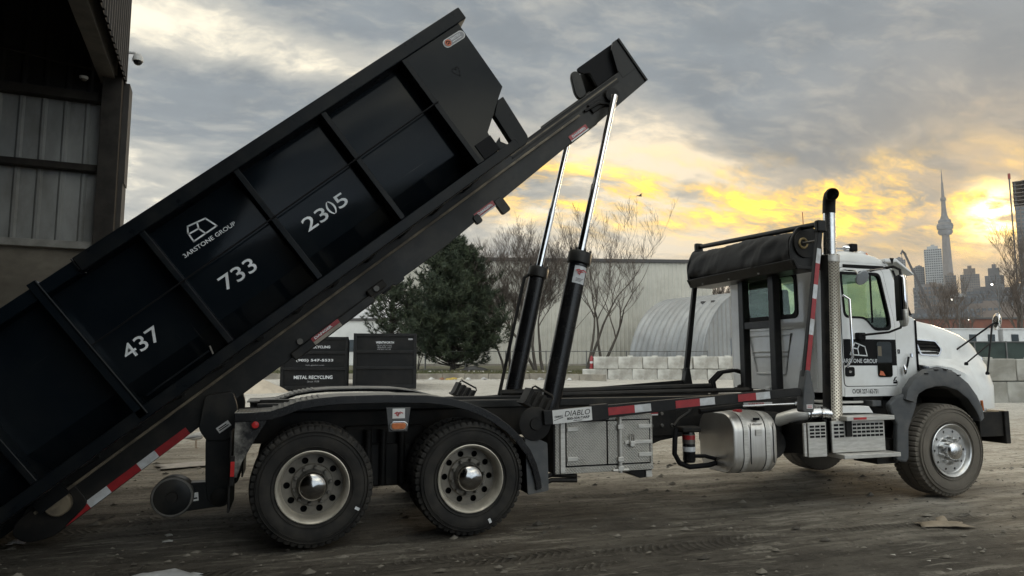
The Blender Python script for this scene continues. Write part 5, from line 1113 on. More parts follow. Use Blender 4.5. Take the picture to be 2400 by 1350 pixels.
b = MB(); b.loft([[(2.09, .05, .0), (2.09, far(.05), .0), (2.11, far(.05), .0), (2.11, .05, .0)], [(2.118, .05, .20), (2.118, far(.05), .20), (2.14, far(.05), .2), (2.14, .05, .2)], [(2.43, .05, .425), (2.43, far(.05), .425), (2.455, far(.05), .418), (2.455, .05, .418)], [(2.525, .05, .485), (2.525, far(.05), .485), (2.548, far(.05), .478), (2.548, .05, .478)], [(2.535, .05, 1.225), (2.535, far(.05), 1.225), (2.557, far(.05), 1.225), (2.557, .05, 1.225)]]); b.build('front_wall', M_bin, bin_)
MB().box((2.53, -.010, 1.208), (2.652, far(-.010), 1.334)).build('front_rim', M_binr, bin_, bevel=.012, seg=3)
MB().box((U0-.05, .05, .0), (U0, far(.05), 1.24)).build('tail_gate', M_bin, bin_, bevel=.006)
for k in range(13):
    u = -3.2 + k*.42; MB().box((u-.03, .12, -.1), (u+.03, far(.12), -.004)).build('cross_member', M_binr, bin_)
for yy in (.62, far(.74)):
    b = MB(); b.lathe([(0, .03), (0, .09), (.01, .10), (.11, .10), (.12, .09), (.12, .03)], (-2.77, yy, -.215), 'y', 24, True); b.build('ground_roller', M_worn, bin_, smooth=35)
    MB().box((-2.9, yy-.02, -.2), (-2.64, yy, -.02)).build('roller_bracket', M_binr, bin_)
UX, UZ = (1, 0, 0), (0, 0, 1); yl = REC - .002
K_ = 1 + (REC-.12)/6.29; au = lambda u: -.616 + (u+.616)*K_; av = lambda v: -.407 + (v+.407)*K_
def bt(s, u0, v0, w, h, **k): return text(s, (au(u0), yl, av(v0)), UX, UZ, w*K_, h*K_, M_let, bin_, **k)
bt('733', -.65, .378, .325, .128, bold=.006); bt('23', .205, .393, .235, .125, bold=.006); bt('()', .458, .397, .082, .125, bold=.006); bt('5', .556, .401, .105, .125, bold=.006); bt('437', -1.575, .358, .315, .128, bold=.006)
bt('3ARSTONE GROUP', -.742, .795, .50, .036, bold=.008)
EMB = [[(-.560, 1.003), (-.412, .976), (-.377, .876), (-.601, .872), (-.591, .948), (-.560, 1.003)], [(-.479, .990), (-.507, .939), (-.591, .945)], [(-.507, .939), (-.487, .874)]]
EMB = [[(-.598, .955), (-.566, 1.003), (-.412, .980), (-.377, .876), (-.603, .872), (-.598, .955)], [(-.486, .990), (-.507, .939), (-.598, .945)], [(-.507, .939), (-.487, .874)]]
strokes([[(au(x), av(z)) for x, z in pl] for pl in EMB], (0, yl, 0), UX, UZ, .013, M_let, bin_, 'emblem')
b = MB(); c0, c1 = Vector((2.335, 1.105)), Vector((2.505, 1.105)); pts = [(c1.x + .042*math.cos(t), c1.y + .042*math.sin(t)) for t in [R_(a) for a in range(-90, 91, 15)]] + [(c0.x + .042*math.cos(t), c0.y + .042*math.sin(t)) for t in [R_(a) for a in range(90, 271, 15)]]
b.prism(pts, .0085, .0115); ov = b.build('maker_badge', M_stick, bin_)
c = (2.345, 1.105); pts2 = [((x-2.42)*.93+2.42, (z-1.105)*.82+1.105) for x, z in pts]; b = MB(); b.prism(pts2, .007, .0082); b.build('badge_field', pbr('badge_grey', (.26,.26,.27), None, 3, .5), ov)
b = MB(); b.prism([(c[0]+.033*math.cos(t), c[1]+.033*math.sin(t)) for t in [2*math.pi*k/20 for k in range(20)]], .005, .0067); b.build('badge_disc', M_ora, ov)
strokes([[(-.02, .006), (-.004, .018), (.012, .01), (.022, -.004)], [(-.012, -.012), (.004, -.004), (.014, -.016)]], (c[0], .0045, c[1]), UX, UZ, .009, M_letb, ov, 'badge_mark')
text('FANOTECH', (2.388, .0062, 1.104), UX, UZ, .115, .024, M_let, ov, bold=.02, shear=.2); strokes([[(0, 0), (.045, 0)], [(.055, 0), (.10, 0)]], (2.395, .0062, 1.09), UX, UZ, .007, M_let, ov, 'fine_print')
hp = [(0, -.06), (-.035, -.005), (-.04, .02), (-.025, .038), (-.005, .025), (0, .01), (.012, .032), (.03, .03), (.034, .01), (.02, -.02), (0, -.06)]
strokes([hp], (2.245, .0105, .842), UX, UZ, .006, M_letb, bin_, 'painted_heart')
# ------------------------------------------------------------------ two parked recycling bins
M_bin2 = pbr('bin_grey_black', (.007,.0075,.0085), (.005,.0055,.006), 1.5, .5, .2, bump=.03, spec=.2, dust=(.024,.022,.020), dustamt=.35, scuff=(.05,.045,.04))
M_bin2r = pbr('bin_frame', (.011,.0115,.0125), (.008,.0085,.009), 3, .55, .2, spec=.2, dust=(.03,.028,.025), dustamt=.35)
def parked_bin(label, loc, ang, Wd, Ht, L, texts, badge):
    t = thing('recycling_bin', label, 'bin', loc, (0, 0, ang), 'recycling bins parked at the back of the yard')
    MB().box((.06, .06, .14), (Wd-.06, L, Ht)).build('body', M_bin2, t)
    for z0, z1 in ((.12, .27), (.93, 1.05), (1.62, 1.74), (Ht-.10, Ht+.03)):
        MB().box((.0, .0, z0), (Wd, .09, z1)).build('cross_rail', M_bin2r, t, bevel=.015)
    for x0, x1 in ((0, .13), (Wd-.13, Wd)): MB().box((x0, -.012, .10), (x1, .10, Ht+.035)).build('corner_post', M_bin2r, t, bevel=.015)
    MB().box((0, .09, Ht-.06), (.08, L, Ht+.035)).build('top_rail', M_bin2r, t, bevel=.015); MB().box((Wd-.08, .09, Ht-.06), (Wd, L, Ht+.035)).build('top_rail', M_bin2r, t, bevel=.015)
    for k in range(6):
        for x in (-.02, Wd-.06): MB().box((x, .5+k*L/6.3, .15), (x+.08, .6+k*L/6.3, Ht-.05)).build('side_rib', M_bin2r, t)
    for x in (.45, Wd-.6): MB().box((x, .1, -.02), (x+.15, L, .14)).build('long_sill', M_chas, t)
    for z in (.45, 1.25, 1.95): MB().tube([(Wd-.03, -.03, z-.08), (Wd-.03, -.03, z+.08)], .03, 8).build('hinge', M_bin2r, t)
    MB().box((.0, -.03, .95), (.07, .0, 1.18)).build('latch', M_bin2r, t, bevel=.01)
    for s, x, z, w, h, b_ in texts: text(s, (x, .053, z), (1, 0, 0), (0, 0, 1), w, h, M_let if b_ else M_letg, t, bold=.02 if b_ else 0)
    if badge: MB().box((Wd-.36, .045, Ht-.24), (Wd-.17, .056, Ht-.17)).build('badge', M_letg, t)
    return t
parked_bin('dark recycling bin with small white lettering at its top beside the dark pine', Y(-6.72, 29.2, gz(29)-.02), -YAW + R_(9.5), 2.66, 2.42, 6.0,
    [('WENTWORTH', .93, 2.02, .76, .095, 1), ('METAL RECYCLING', .98, 1.92, .62, .05, 0), ('905-527-1157', 1.0, 1.83, .60, .06, 0), ('WE BUY METAL', .99, 1.755, .58, .045, 0)], True)
parked_bin('dark recycling bin with large white phone number half hidden under the hoist', Y(-9.72, 29.0, gz(29)-.06), -YAW + R_(13), 2.76, 2.32, 6.0,
    [('METAL RECYCLING', .72, 1.86, 1.28, .11, 1), ('(905) 547-5533', .62, 1.27, 1.52, .135, 1), ('kim-global.com', 1.02, 1.105, .75, .065, 0), ('METAL RECYCLING', .55, .56, 1.58, .145, 1), ('Since 1938', 1.1, .42, .48, .075, 0)], False)
pile = MB(); rnd = random.Random(8)
for k in range(1):
    n = 18; c = Y(-10.35, 28.2, gz(28)); rows = []
    for t in frange(0, 1, .125):
        rows.append([(c.x + math.cos(a)*1.05*(1-t)**.8*(1+.25*math.sin(a*2+1)) + .12*mnoise.noise((a, t*3, 1)), c.y + math.sin(a)*.8*(1-t)**.8 + .1*mnoise.noise((a, t*3, 5)), c.z - .03 + .58*t**.8 + .05*mnoise.noise((a*2, t*4, 8))*(1-t)) for a in [2*math.pi*j/n for j in range(n)]])
    pile.loft(rows)
tag(pile.build('sand_pile', pbr('pale_sand', (.52,.45,.36), (.42,.36,.29), 3, .95, bump=.3, bscale=12), smooth=60), 'heap of pale sand beside the lettered bins', 'sand pile')
def rag(name, label, cat, P, w, l, h, col, seed, ang=0., group=None):
    m = pbr(name+'_mat', col, tuple(c*.75 for c in col), 8, .6, bump=.2, bscale=20); rows = []; P = Vector(P)
    for i in range(9):
        row = []
        for j in range(9):
            u, v = i/8-.5, j/8-.5; e = max(0, 1-(u*u+v*v)*3.4); x, y = u*w*(1+.25*mnoise.noise((u*3, v*3, seed))), v*l*(1+.25*mnoise.noise((u*3+9, v*3, seed)))
            zz = .004 + h*e*(.6+.6*abs(mnoise.noise((u*4, v*4, seed+.5)))) + h*.25*max(0, mnoise.noise((u*9, v*9, seed+3)))
            row.append((x*math.cos(ang)-y*math.sin(ang), x*math.sin(ang)+y*math.cos(ang), zz))
        rows.append(row)
    b = MB(); b.grid(rows); o = b.build(name, m, smooth=40); o.location = P; s = o.modifiers.new('thickness', 'SOLIDIFY'); s.thickness = .004
    return tag(o, label, cat, group)
rag('tarp_scrap', 'light blue crumpled scrap lying left of the sand heap', 'scrap', Y(-11.5, 27.6, gz(27.6)), .8, .6, .28, (.22,.40,.50), 2)
rag('plastic_bag', 'crumpled whitish plastic bag at the bottom edge of the yard', 'bag', (-1.06, -.47, -.01), .52, .24, .085, (.40,.41,.42), 4, -.15)
rag('paper_scrap', 'small white paper scrap behind the roller', 'litter', (-1.215, .93, -.006), .06, .07, .012, (.5,.49,.46), 6, .4, 'paper litter on the mud')
rag('paper_scrap', 'small white paper scrap nearer the bottom of the picture', 'litter', (-1.19, .70, -.006), .08, .05, .012, (.5,.49,.46), 7, .1, 'paper litter on the mud')
rag('plastic_scrap', 'small pale plastic scrap under the left end of the bin', 'litter', (-2.43, 1.04, -.006), .13, .11, .03, (.40,.37,.36), 9, .1)
rag('flat_sheet', 'flat pale sheet lying on the yard behind the roller', 'sheet', (-1.6, 5.55, -.004), .9, .5, .02, (.5,.45,.40), 11, .3)
cb = rag('cardboard_piece', 'torn bent piece of tan cardboard on the mud before the front wheel', 'cardboard', (5.84, -.95, -.002), .46, .20, .045, (.25,.205,.15), 13, -.28)
fl_ = MB(); fl_.grid([[(-.05, -.02, .0), (.02, -.05, .01), (.1, .0, .0)], [(-.04, .04, .06), (.04, .03, .08), (.11, .06, .055)]]); o = fl_.build('torn_flap', cb.data.materials[0], cb, smooth=40); s = o.modifiers.new('thickness', 'SOLIDIFY'); s.thickness = .004
rnd = random.Random(21)
spots = [(-4.6, 'white'), (-4.0, 'rust'), (-3.4, 'yellow'), (-2.95, 'cream'), (-2.5, 'white'), (-1.6, 'grey'), (.35, 'cream'), (1.6, 'grey'), (3.2, 'white')]
colr = {'white': (.55,.54,.52), 'rust': (.25,.12,.07), 'yellow': (.48,.34,.07), 'cream': (.5,.45,.36), 'grey': (.36,.35,.34)}
where = ['white crumpled litter at the kerb beside the lettered bin', 'rusty litter at the kerb left of the yellow scrap', 'yellow crumpled wrapper at the foot of the kerb', 'cream litter just right of the yellow wrapper', 'white litter at the kerb left of the far lift cylinder', 'small grey litter at the kerb beside the far lift cylinder', 'cream litter at the kerb between the two lift cylinders', 'grey litter at the kerb right of the near lift cylinder', 'white litter at the foot of the pale block wall end']
for (r, cn), lb in zip(spots, where):
    rag('litter_scrap', lb, 'litter', Y(r, 39.6 - (max(0, r-1.2)**1.5)*.32 - rnd.random()*.25, gz(39.6)), .45 if cn != 'yellow' else 1.0, .3, .16, colr[cn], rnd.random()*50, rnd.random(), 'litter along the kerb')
b = MB()
for _ in range(420):
    if rnd.random() < .6: p = Y(rnd.uniform(-6, 5), 39.7-rnd.random()**2*2, gz(39)); s = rnd.uniform(.015, .07)
    elif rnd.random() < .5: p = Y(rnd.uniform(-6, 4), rnd.uniform(40.6, 43), gz(40)+.42); s = rnd.uniform(.02, .08)
    else: p = Y(rnd.uniform(5, 13), rnd.uniform(39, 39.9), gz(39)); s = rnd.uniform(.02, .09)
    V = [b.v((p.x+s*math.cos(a+rnd.random())*rnd.uniform(.6, 1.5), p.y+s*math.sin(a)*rnd.uniform(.6, 1.2), p.z+rnd.uniform(0, .04))) for a in (0, 2.1, 4.2)]; q = b.v((p.x, p.y, p.z+s*.9))
    for k in range(3): b.f([V[k], V[(k+1) % 3], q])
tag(b.build('litter_scatter', pbr('litter_pale', (.55,.53,.50), (.35,.31,.26), .9, .9)), 'tiny pale bits of litter strewn along kerb and grass', kind='stuff')
b = MB()
for _ in range(500):
    d = 4.5 + 30*rnd.random()**1.5; r = rnd.uniform(-7, 8)*(.3+d/14); p = Y(r, d, gz(d)); s = rnd.uniform(.008, .028)*(.5+d/22)
    V = [b.v((p.x+s*math.cos(a+rnd.random())*rnd.uniform(.6, 1.5), p.y+s*math.sin(a)*rnd.uniform(.6, 1.2), p.z+.003+rnd.uniform(0, .012))) for a in (0, 2.1, 4.2)]; q = b.v((p.x, p.y, p.z+s*.5))
    for k in range(3): b.f([V[k], V[(k+1) % 3], q])
tag(b.build('debris', pbr('debris_pale', (.42,.40,.36), (.16,.13,.10), .7, .9)), 'crumbs of paper, wood and plastic scattered over the yard', kind='stuff')

# red marker on the block wall
hy = thing('red_marker_post', 'small red marker post standing on the low end of the pale block wall', 'marker post', Y(4.62, 40.1, gz(40)+.62))
b = MB(); b.lathe([(0, .13), (.05, .13), (.06, .10), (.62, .10), (.70, .06), (.75, .02)], axis='z', n=14, cap=True); b.build('post', pbr('red_paint', (.30,.03,.035), (.22,.025,.03), 5, .5), hy, smooth=40)
b = MB(); b.lathe([(.3, .103), (.42, .103)], axis='z', n=14); b.build('band', M_stick, hy)

# gull on the yard
gu = thing('gull', 'white gull standing on the yard behind the raised hoist tail', 'bird', (-1.77, 7.65, 0), (0, 0, R_(25)))
b = MB(); b.tube([(-.20, 0, .20), (-.13, 0, .20), (-.04, 0, .205), (.06, 0, .22), (.12, 0, .25), (.145, 0, .29), (.175, 0, .315), (.20, 0, .312), (.215, 0, .305)], [.006, .035, .065, .072, .055, .036, .036, .026, .008], 12); b.build('body', pbr('gull_white', (.62,.61,.58), (.5,.49,.47), 12, .8), gu, smooth=60)
for s in (-1, 1):
    b = MB(); b.loft([[(.08, s*.062, .235), (.08, s*.075, .22), (.08, s*.06, .20)], [(-.06, s*.062, .235), (-.06, s*.076, .215), (-.06, s*.058, .19)], [(-.24, s*.015, .195), (-.24, s*.022, .19), (-.24, s*.012, .185)]]); b.build('wing', pbr('gull_grey', (.30,.31,.32), None, 5, .8), gu, smooth=40)
    b = MB(); b.tube([(.0, s*.03, .16), (.005, s*.03, .09), (.0, s*.03, .005), (.04, s*.032, .003)], .006, 6); b.build('leg', pbr('gull_leg', (.30,.2,.12), None, 5, .8), gu)
b = MB(); b.tube([(.20, 0, .308), (.235, 0, .300), (.25, 0, .292)], [.010, .008, .002], 6); b.build('beak', M_amb, gu)
# bird in flight
bd = thing('flying_bird', 'tiny dark bird flying below the bright cloud band', 'bird', CAM + (Y(305*60/1610, 60) - Y(0, 0)) + Vector((0, 0, 14.6)))
b = MB(); b.tube([(-.25, 0, 0), (0, 0, .02), (.2, 0, .03), (.27, 0, .02)], [.01, .06, .05, .01], 8); b.build('body', M_dark, bd)
for s in (-1, 1): b = MB(); b.loft([[(.08, 0, .02), (-.06, 0, .02), (-.06, 0, .03), (.08, 0, .03)], [(.10, s*.3, .13), (-.04, s*.3, .13), (-.04, s*.3, .14), (.10, s*.3, .14)], [(-.02, s*.6, .08), (-.05, s*.6, .08), (-.05, s*.6, .085), (-.02, s*.6, .085)]]); b.build('wing', M_dark, bd)

# ------------------------------------------------------------------ bare trees
M_bark = pbr('bark', (.085,.072,.058), (.055,.046,.038), 2, .95, bump=.3, bscale=8, stretch=(1, 1, .3))
M_twig = pbr('twigs', (.105,.082,.066), (.075,.06,.05), 2, .95)
def bare_tree(label, pos, stems, height, seed, spread=.5, levels=5, r0=.12, twig=1.0, group='bare trees', cat='tree', kids_=(3, 5), lean=(0, 0)):
    rnd = random.Random(seed); t = thing('bare_tree', label, cat, pos, (0, 0, 0), group); T, C = MB(), MB()
    def seg(bm, p, q, ra, rb, n):
        d = (q-p)
        if d.length < 1e-6: return
        d.normalize(); a = d.orthogonal().normalized(); c = d.cross(a)
        A = [bm.v(p + (a*math.cos(6.2832*k/n) + c*math.sin(6.2832*k/n))*ra) for k in range(n)]; B = [bm.v(q + (a*math.cos(6.2832*k/n) + c*math.sin(6.2832*k/n))*rb) for k in range(n)]
        for k in range(n): bm.f([A[k], A[(k+1) % n], B[(k+1) % n], B[k]])
    def grow(p, d, L, r, lev):
        ns = 5 if lev < 2 else (4 if lev < 4 else 2); q = p.copy(); dd = d.copy(); pts = [(q.copy(), r)]
        for i in range(ns):
            dd = (dd + Vector((rnd.gauss(0, .13), rnd.gauss(0, .13), rnd.gauss(.04, .07) + .03*lev))).normalized(); q2 = q + dd*L/ns; rb = r*(1 - .62*(i+1)/ns)
            rb = max(rb, .006*twig); seg(T if lev < 1 else C, q, q2, r if i == 0 else pts[-1][1], rb, 6 if lev < 2 else (4 if lev < 3 else 3)); q = q2; pts.append((q.copy(), rb))
        if lev >= levels: return
        for k in range(rnd.randint(*kids_)):
            f = rnd.uniform(.28 if lev else .38, 1.0); i = min(int(f*ns), ns-1); b0 = pts[i][0].lerp(pts[i+1][0], f*ns-i); rb = pts[i+1][1]*.75
            ax = Vector((rnd.gauss(0, 1), rnd.gauss(0, 1), rnd.gauss(0, .25))).normalized(); nd = (dd*(1-spread*.6) + ax*spread*rnd.uniform(.7, 1.25) + Vector((0, 0, .16))).normalized()
            grow(b0, nd, L*rnd.uniform(.45, .72), max(rb, .006*twig), lev+1)
        grow(q, (dd + Vector((rnd.gauss(0, .15), rnd.gauss(0, .15), .1))).normalized(), L*rnd.uniform(.5, .68), pts[-1][1], lev+1)
    for s in range(stems):
        a = rnd.random()*6.28; o = Vector((math.cos(a), math.sin(a), 0))*(.25 if stems > 1 else 0)
        d0 = Vector((rnd.gauss(0, .12)*(2 if stems > 1 else 1) + lean[0], rnd.gauss(0, .12) + lean[1], 1)).normalized()
        grow(o - Vector((0, 0, .15)), d0, height*rnd.uniform(.40, .5), r0*rnd.uniform(.8, 1.1), 0)
    T.build('trunk', M_bark, t, recalc=False, smooth=60); C.build('crown', M_twig, t, recalc=False); return t
GB = gz(40) + .38
bare_tree('dense twiggy bare tree right of the dark pine behind the far lift cylinder', Y(1.85, 46.5, GB+.1), 3, 9.4, 11, .66, 5, .12, 1.1, kids_=(3, 5))
bare_tree('bushy bare tree with reddish twigs close beside the dark pine', Y(-.3, 48.5, GB+.1), 3, 9.2, 12, .66, 5, .11, 1.05, kids_=(3, 5))
bare_tree('tall slender bare tree with leaning stems behind the near lift cylinder', Y(5.0, 46, GB+.1), 2, 12.0, 19, .56, 5, .12, 1.1, kids_=(2, 3), lean=(.16, 0))
bare_tree('bare tree with forked stems between lift cylinder and arched hut', Y(6.2, 47, GB+.1), 2, 11.2, 25, .58, 5, .11, 1.1, kids_=(2, 3), lean=(.22, 0))
bare_tree('thin bare sapling on the bank behind the near lift cylinder', Y(3.6, 45.6, GB+.1), 1, 8.5, 31, .58, 5, .08, 1.0, kids_=(2, 3))
bare_tree('broken bare stump among saplings left of the pale block wall', Y(3.3, 44.9, GB+.1), 1, 2.6, 37, .5, 2, .16, 2.0, kids_=(1, 2))
bare_tree('thin bare bush in the gap between the bins and the pine', Y(-6.1, 46.5, GB+.1), 3, 4.2, 41, .6, 4, .05, 1.3)
bare_tree('wide bare tree behind the truck bonnet below the tall tower', Y(58.6, 95, 1), 2, 13.0, 51, .6, 4, .20, 2.2, 'bare trees beyond the truck bonnet', kids_=(3, 5))
bare_tree('large bare tree at the right edge before the unfinished tower', Y(70.5, 95, 1), 2, 18.5, 53, .58, 5, .28, 2.2, 'bare trees beyond the truck bonnet', kids_=(2, 4))
bare_tree('bare tree with upright limbs left of the round bonnet mirror', Y(66.5, 99, 1), 1, 13.5, 57, .55, 5, .22, 2.2, 'bare trees beyond the truck bonnet', kids_=(2, 4))
bare_tree('bare tree cut by the right edge of the photo', Y(75.5, 97, 1), 2, 17, 59, .58, 5, .26, 2.2, 'bare trees beyond the truck bonnet', kids_=(2, 4))
bare_tree('low bare tree seen beside the cab mirror', Y(54.2, 100, 1), 1, 10, 61, .6, 4, .18, 2.2, 'bare trees beyond the truck bonnet', kids_=(3, 4))
bare_tree('bare tree seen above the arched hut behind the cab', Y(20.5, 66, 1), 2, 10, 63, .6, 5, .15, 1.8, kids_=(3, 4))

# ------------------------------------------------------------------ pines
M_need = pbr('pine_needles', (.022,.034,.017), (.044,.058,.027), 1.1, .8, lo=.38, hi=.62)
M_pbark = pbr('pine_bark', (.05,.04,.032), (.03,.024,.02), 3, .95, bump=.3)
def pine(label, pos, H, Rm, n_br, seed, zmin=.12, sparse=1., group='dark pines'):
    rnd = random.Random(seed); t = thing('pine_tree', label, 'tree', pos, (0, 0, 0), group); T, C, N = MB(), MB(), MB()
    T.tube([(0, 0, -.2), (.05, 0, H*.3), (-.05, .05, H*.7), (0, 0, H)], [.2, .15, .08, .02], 8)
    def tuft(p, d, L):
        d = d.normalized(); a = d.orthogonal().normalized(); c = d.cross(a)
        for k in range(13):
            q = rnd.random()*6.28; sp = rnd.uniform(.25, 1.0); v = (d*rnd.uniform(.25, 1.) + (a*math.cos(q) + c*math.sin(q))*sp).normalized(); w = v.cross(d if abs(v.dot(d)) < .95 else a).normalized()*.020*L/.3
            o = p + d*rnd.uniform(-.12, .08); N.f([N.v(o-w), N.v(o+w), N.v(o + v*L*rnd.uniform(.7, 1.2))])
    for i in range(n_br):
        f = zmin + (1-zmin)*rnd.random()**.85; az = rnd.random()*6.28
        prof = (1-f)**.62*(1 if f > .25 else .75 + f) * Rm * rnd.uniform(.62, 1.12); lobe = 1 + .25*math.sin(az*3 + f*9 + seed)
        L = max(.5, prof*lobe); up = .10 + .55*f; d = Vector((math.cos(az), math.sin(az), up)).normalized(); p = Vector((0, 0, H*f*.97)); n = max(3, int(L/.34)); q = p.copy(); pts = [q.copy()]
        for k in range(n):
            d = (d + Vector((rnd.gauss(0, .10), rnd.gauss(0, .10), .06 + rnd.gauss(0, .06)))).normalized(); q = q + d*L/n; pts.append(q.copy())
            if k/n > .28:
                for _ in range(2 if rnd.random() < sparse else 1):
                    sd = (d*.6 + Vector((rnd.gauss(0, .7), rnd.gauss(0, .7), rnd.gauss(.25, .4)))).normalized(); sl = rnd.uniform(.18, .55); e = q + sd*sl
                    tuft(e, (sd + Vector((0, 0, .5))), rnd.uniform(.26, .40)); tuft(q + sd*sl*.5, sd, rnd.uniform(.22, .34))
        tuft(q, d + Vector((0, 0, .4)), .36); C.tube(pts, [max(.008, .04*(1-k/len(pts))) for k in range(len(pts))], 4)
    T.build('trunk', M_pbark, t, smooth=60); C.build('branches', M_pbark, t, recalc=False); N.build('crown', M_need, t, recalc=False); return t
pine('big dark green pine beside the recycling bins', Y(-3.9, 45.5, GB), 8.6, 4.3, 600, 3, .015)
pine('pine with open dark branches leaning out behind the recycling bins', Y(-8.3, 47.5, GB), 5.8, 4.3, 130, 8, .30, .4)
tag(rag('tyre_scrap', 'dark curved scrap lying on the grass below the pine', 'scrap', Y(-2.3, 42.6, GB+.1), 1.6, .5, .35, (.03,.028,.026), 31, -.3), None, None)

# ------------------------------------------------------------------ low white building seen through the gap on the left
wb = thing('white_building', 'low whitish building glimpsed through the pine branches', 'building', Y(-18, 80, 1))
def boxy(par, lo, hi, nm, m, bevel=0): return MB(Matrix.Rotation(-YAW, 4, 'Z')).box(lo, hi).build(nm, m, par, bevel=bevel)
M_pale = pbr('pale_wall', (.55,.55,.53), (.45,.45,.44), .3, .8)
boxy(wb, (-12, 0, 0), (13, 10, 5.2), 'wall', M_pale); boxy(wb, (-12.2, -.2, 5.2), (13.2, 10.2, 5.5), 'roof', M_flash)
for k in range(6): boxy(wb, (-10+k*3.8, -.05, 1.6), (-7.6+k*3.8, .05, 3.0), 'window', M_glassd)

# ------------------------------------------------------------------ right background: screen fence, site trailers, brick hall
sf = thing('screen_fence', 'dark green screened fence above the block wall at the right edge', 'fence', Y(14.5, 27.2, gz(27)))
M_scr = pbr('green_screen', (.035,.052,.045), (.025,.038,.033), 2, .85)
for k in range(12):
    x = k*1.25; boxy(sf, (x+.02, 0, .2), (x+1.23, .02, 2.03), 'screen_panel', M_scr); boxy(sf, (x-.025, -.04, -.3), (x+.02, .0, 2.08), 'post', M_post)
boxy(sf, (0, -.05, 1.28), (15, -.03, 1.34), 'rail', M_post); boxy(sf, (0, -.04, 2.03), (15, .02, 2.07), 'rail', M_post)
M_trail = pbr('trailer_white', (.55,.56,.56), (.46,.47,.47), .3, .6, dust=(.3,.28,.25), dustamt=.3)
for k, (r, w, lb) in enumerate(((40.0, 9.5, 'white site trailer behind the truck bonnet'), (50.0, 10.5, 'white site trailer with small dark windows at the right edge'))):
    tr = thing('site_trailer', lb, 'trailer', Y(r, 70, .9), (0, 0, 0), 'site trailers behind the screen fence')
    boxy(tr, (0, 0, .3), (w, 3, 3.85), 'body', M_trail, .05); boxy(tr, (-.1, -.1, 3.85), (w+.1, 3.1, 3.97), 'roof', M_trail)
    for j in range(5): boxy(tr, (.8+j*w/5, -.06, 2.35), (1.5+j*w/5, .02, 3.35), 'window', M_glassd)
    boxy(tr, (.2, -.9, 0), (w-.2, -.3, .9), 'skirting', M_dark)
bh = thing('brick_hall', 'long low reddish brown brick hall beyond the trailers', 'building', Y(80, 150, 1))
M_brick = pbr('red_brown_brick', (.16,.065,.045), (.11,.05,.038), .4, .9)
boxy(bh, (0, 0, 0), (60, 14, 9.6), 'wall', M_brick); boxy(bh, (-.3, -.3, 9.6), (60.3, 14.3, 10.0), 'roof', M_flash)
for k in range(14): boxy(bh, (2+k*4.1, -.06, 5.6), (3.4+k*4.1, .02, 7.6), 'window', M_glassd)

# ------------------------------------------------------------------ skyline
def sky_mat(n, a, c): return pbr(n, a, c, .06, .6, .2)
M_s1, M_s2, M_s3, M_s4 = sky_mat('tower_pale', (.30,.30,.29), (.24,.24,.235)), sky_mat('tower_grey', (.17,.17,.17), (.13,.13,.135)), sky_mat('tower_dark', (.09,.085,.085), (.07,.068,.068)), sky_mat('tower_warm', (.15,.12,.10), (.115,.095,.08))
M_sw = pbr('tower_windows', (.05,.055,.06), (.09,.095,.1), .2, .25, spec=.6)
def tower(label, r, d, w, dep, h, m, floors, bays, top=0, turn=0., group='distant towers'):
    w *= .86; t = thing('tower_block', label, 'tower', Y(r, d, 1), (0, 0, -YAW - math.atan2(r, d)), group)
    MB().box((-w/2, 0, 0), (w/2, dep, h)).build('wall', m, t)
    b = MB(); fh = h/floors; bw = w/bays
    for i in range(floors):
        for k in range(bays):
            b.box((-w/2+k*bw+bw*.16, -.25, i*fh+fh*.30), (-w/2+(k+1)*bw-bw*.16, .1, (i+1)*fh-fh*.12))
    for i in range(floors):
        for k in range(max(2, bays//2)):
            bw2 = dep/max(2, bays//2); b.box((-w/2-.25, k*bw2+bw2*.16, i*fh+fh*.3), (-w/2+.1, (k+1)*bw2-bw2*.16, (i+1)*fh-fh*.12))
    tag(b.build('window_grid', M_sw, t, recalc=False), kind='stuff')
    if top:
        MB().box((-w*.32, dep*.2, h), (w*.30, dep*.8, h+top)).build('roof_block', m, t); MB().box((-w*.1, dep*.3, h+top), (w*.12, dep*.6, h+top*1.5)).build('plant_room', m, t)
    return t
D1 = 1200
tower('tall pale rounded-top tower left of the needle tower', 743.5, D1, 31, 30, 197, M_s1, 48, 8, 6)
tower('slim blue-grey tower behind the cab visor', 683, D1, 23, 25, 178, M_s2, 44, 6, 4)
tower('narrow grey tower left of the tall pale tower', 741, D1+40, 20, 22, 170, M_s2, 42, 5, 3)
tower('blocky grey tower at the foot of the needle tower', 772, D1, 19, 22, 150, M_s4, 36, 5, 4)
tower('stepped brown tower right of the needle tower', 806, D1, 33, 30, 152, M_s4, 36, 9, 11)
tower('dark twin-step tower left of the unfinished tower', 849, D1, 32, 30, 150, M_s3, 36, 8, 14)
low = [('low dark block left of the brick hall', 430, 700, 30, 62, M_s3), ('low grey block behind the leaning crane', 395, 640, 26, 70, M_s4), ('mid-rise grey block under the tall pale tower', 440, 720, 34, 78, M_s2), ('broad brown block below the needle tower', 352, 560, 44, 44, M_s4),
       ('wide dark mid-rise under the stepped tower', 392, 600, 46, 52, M_s3), ('low pale block right of the needle tower', 455, 700, 30, 66, M_s1), ('dark mid-rise left of the big bare tree', 470, 680, 34, 70, M_s3), ('grey mid-rise at the foot of the unfinished tower', 430, 560, 50, 62, M_s2), ('brown block behind the big bare tree', 300, 430, 40, 34, M_s4), ('low dark hall behind the bonnet', 262, 420, 44, 30, M_s3), ('low brown hall right of the bonnet', 218, 300, 36, 20, M_s4)]
for lb, r, d, w, h, m in low: tower(lb, r, d, w, 20, h, m, max(5, int(h/4)), max(6, int(w/3.6)), 3, 0, 'distant blocks')
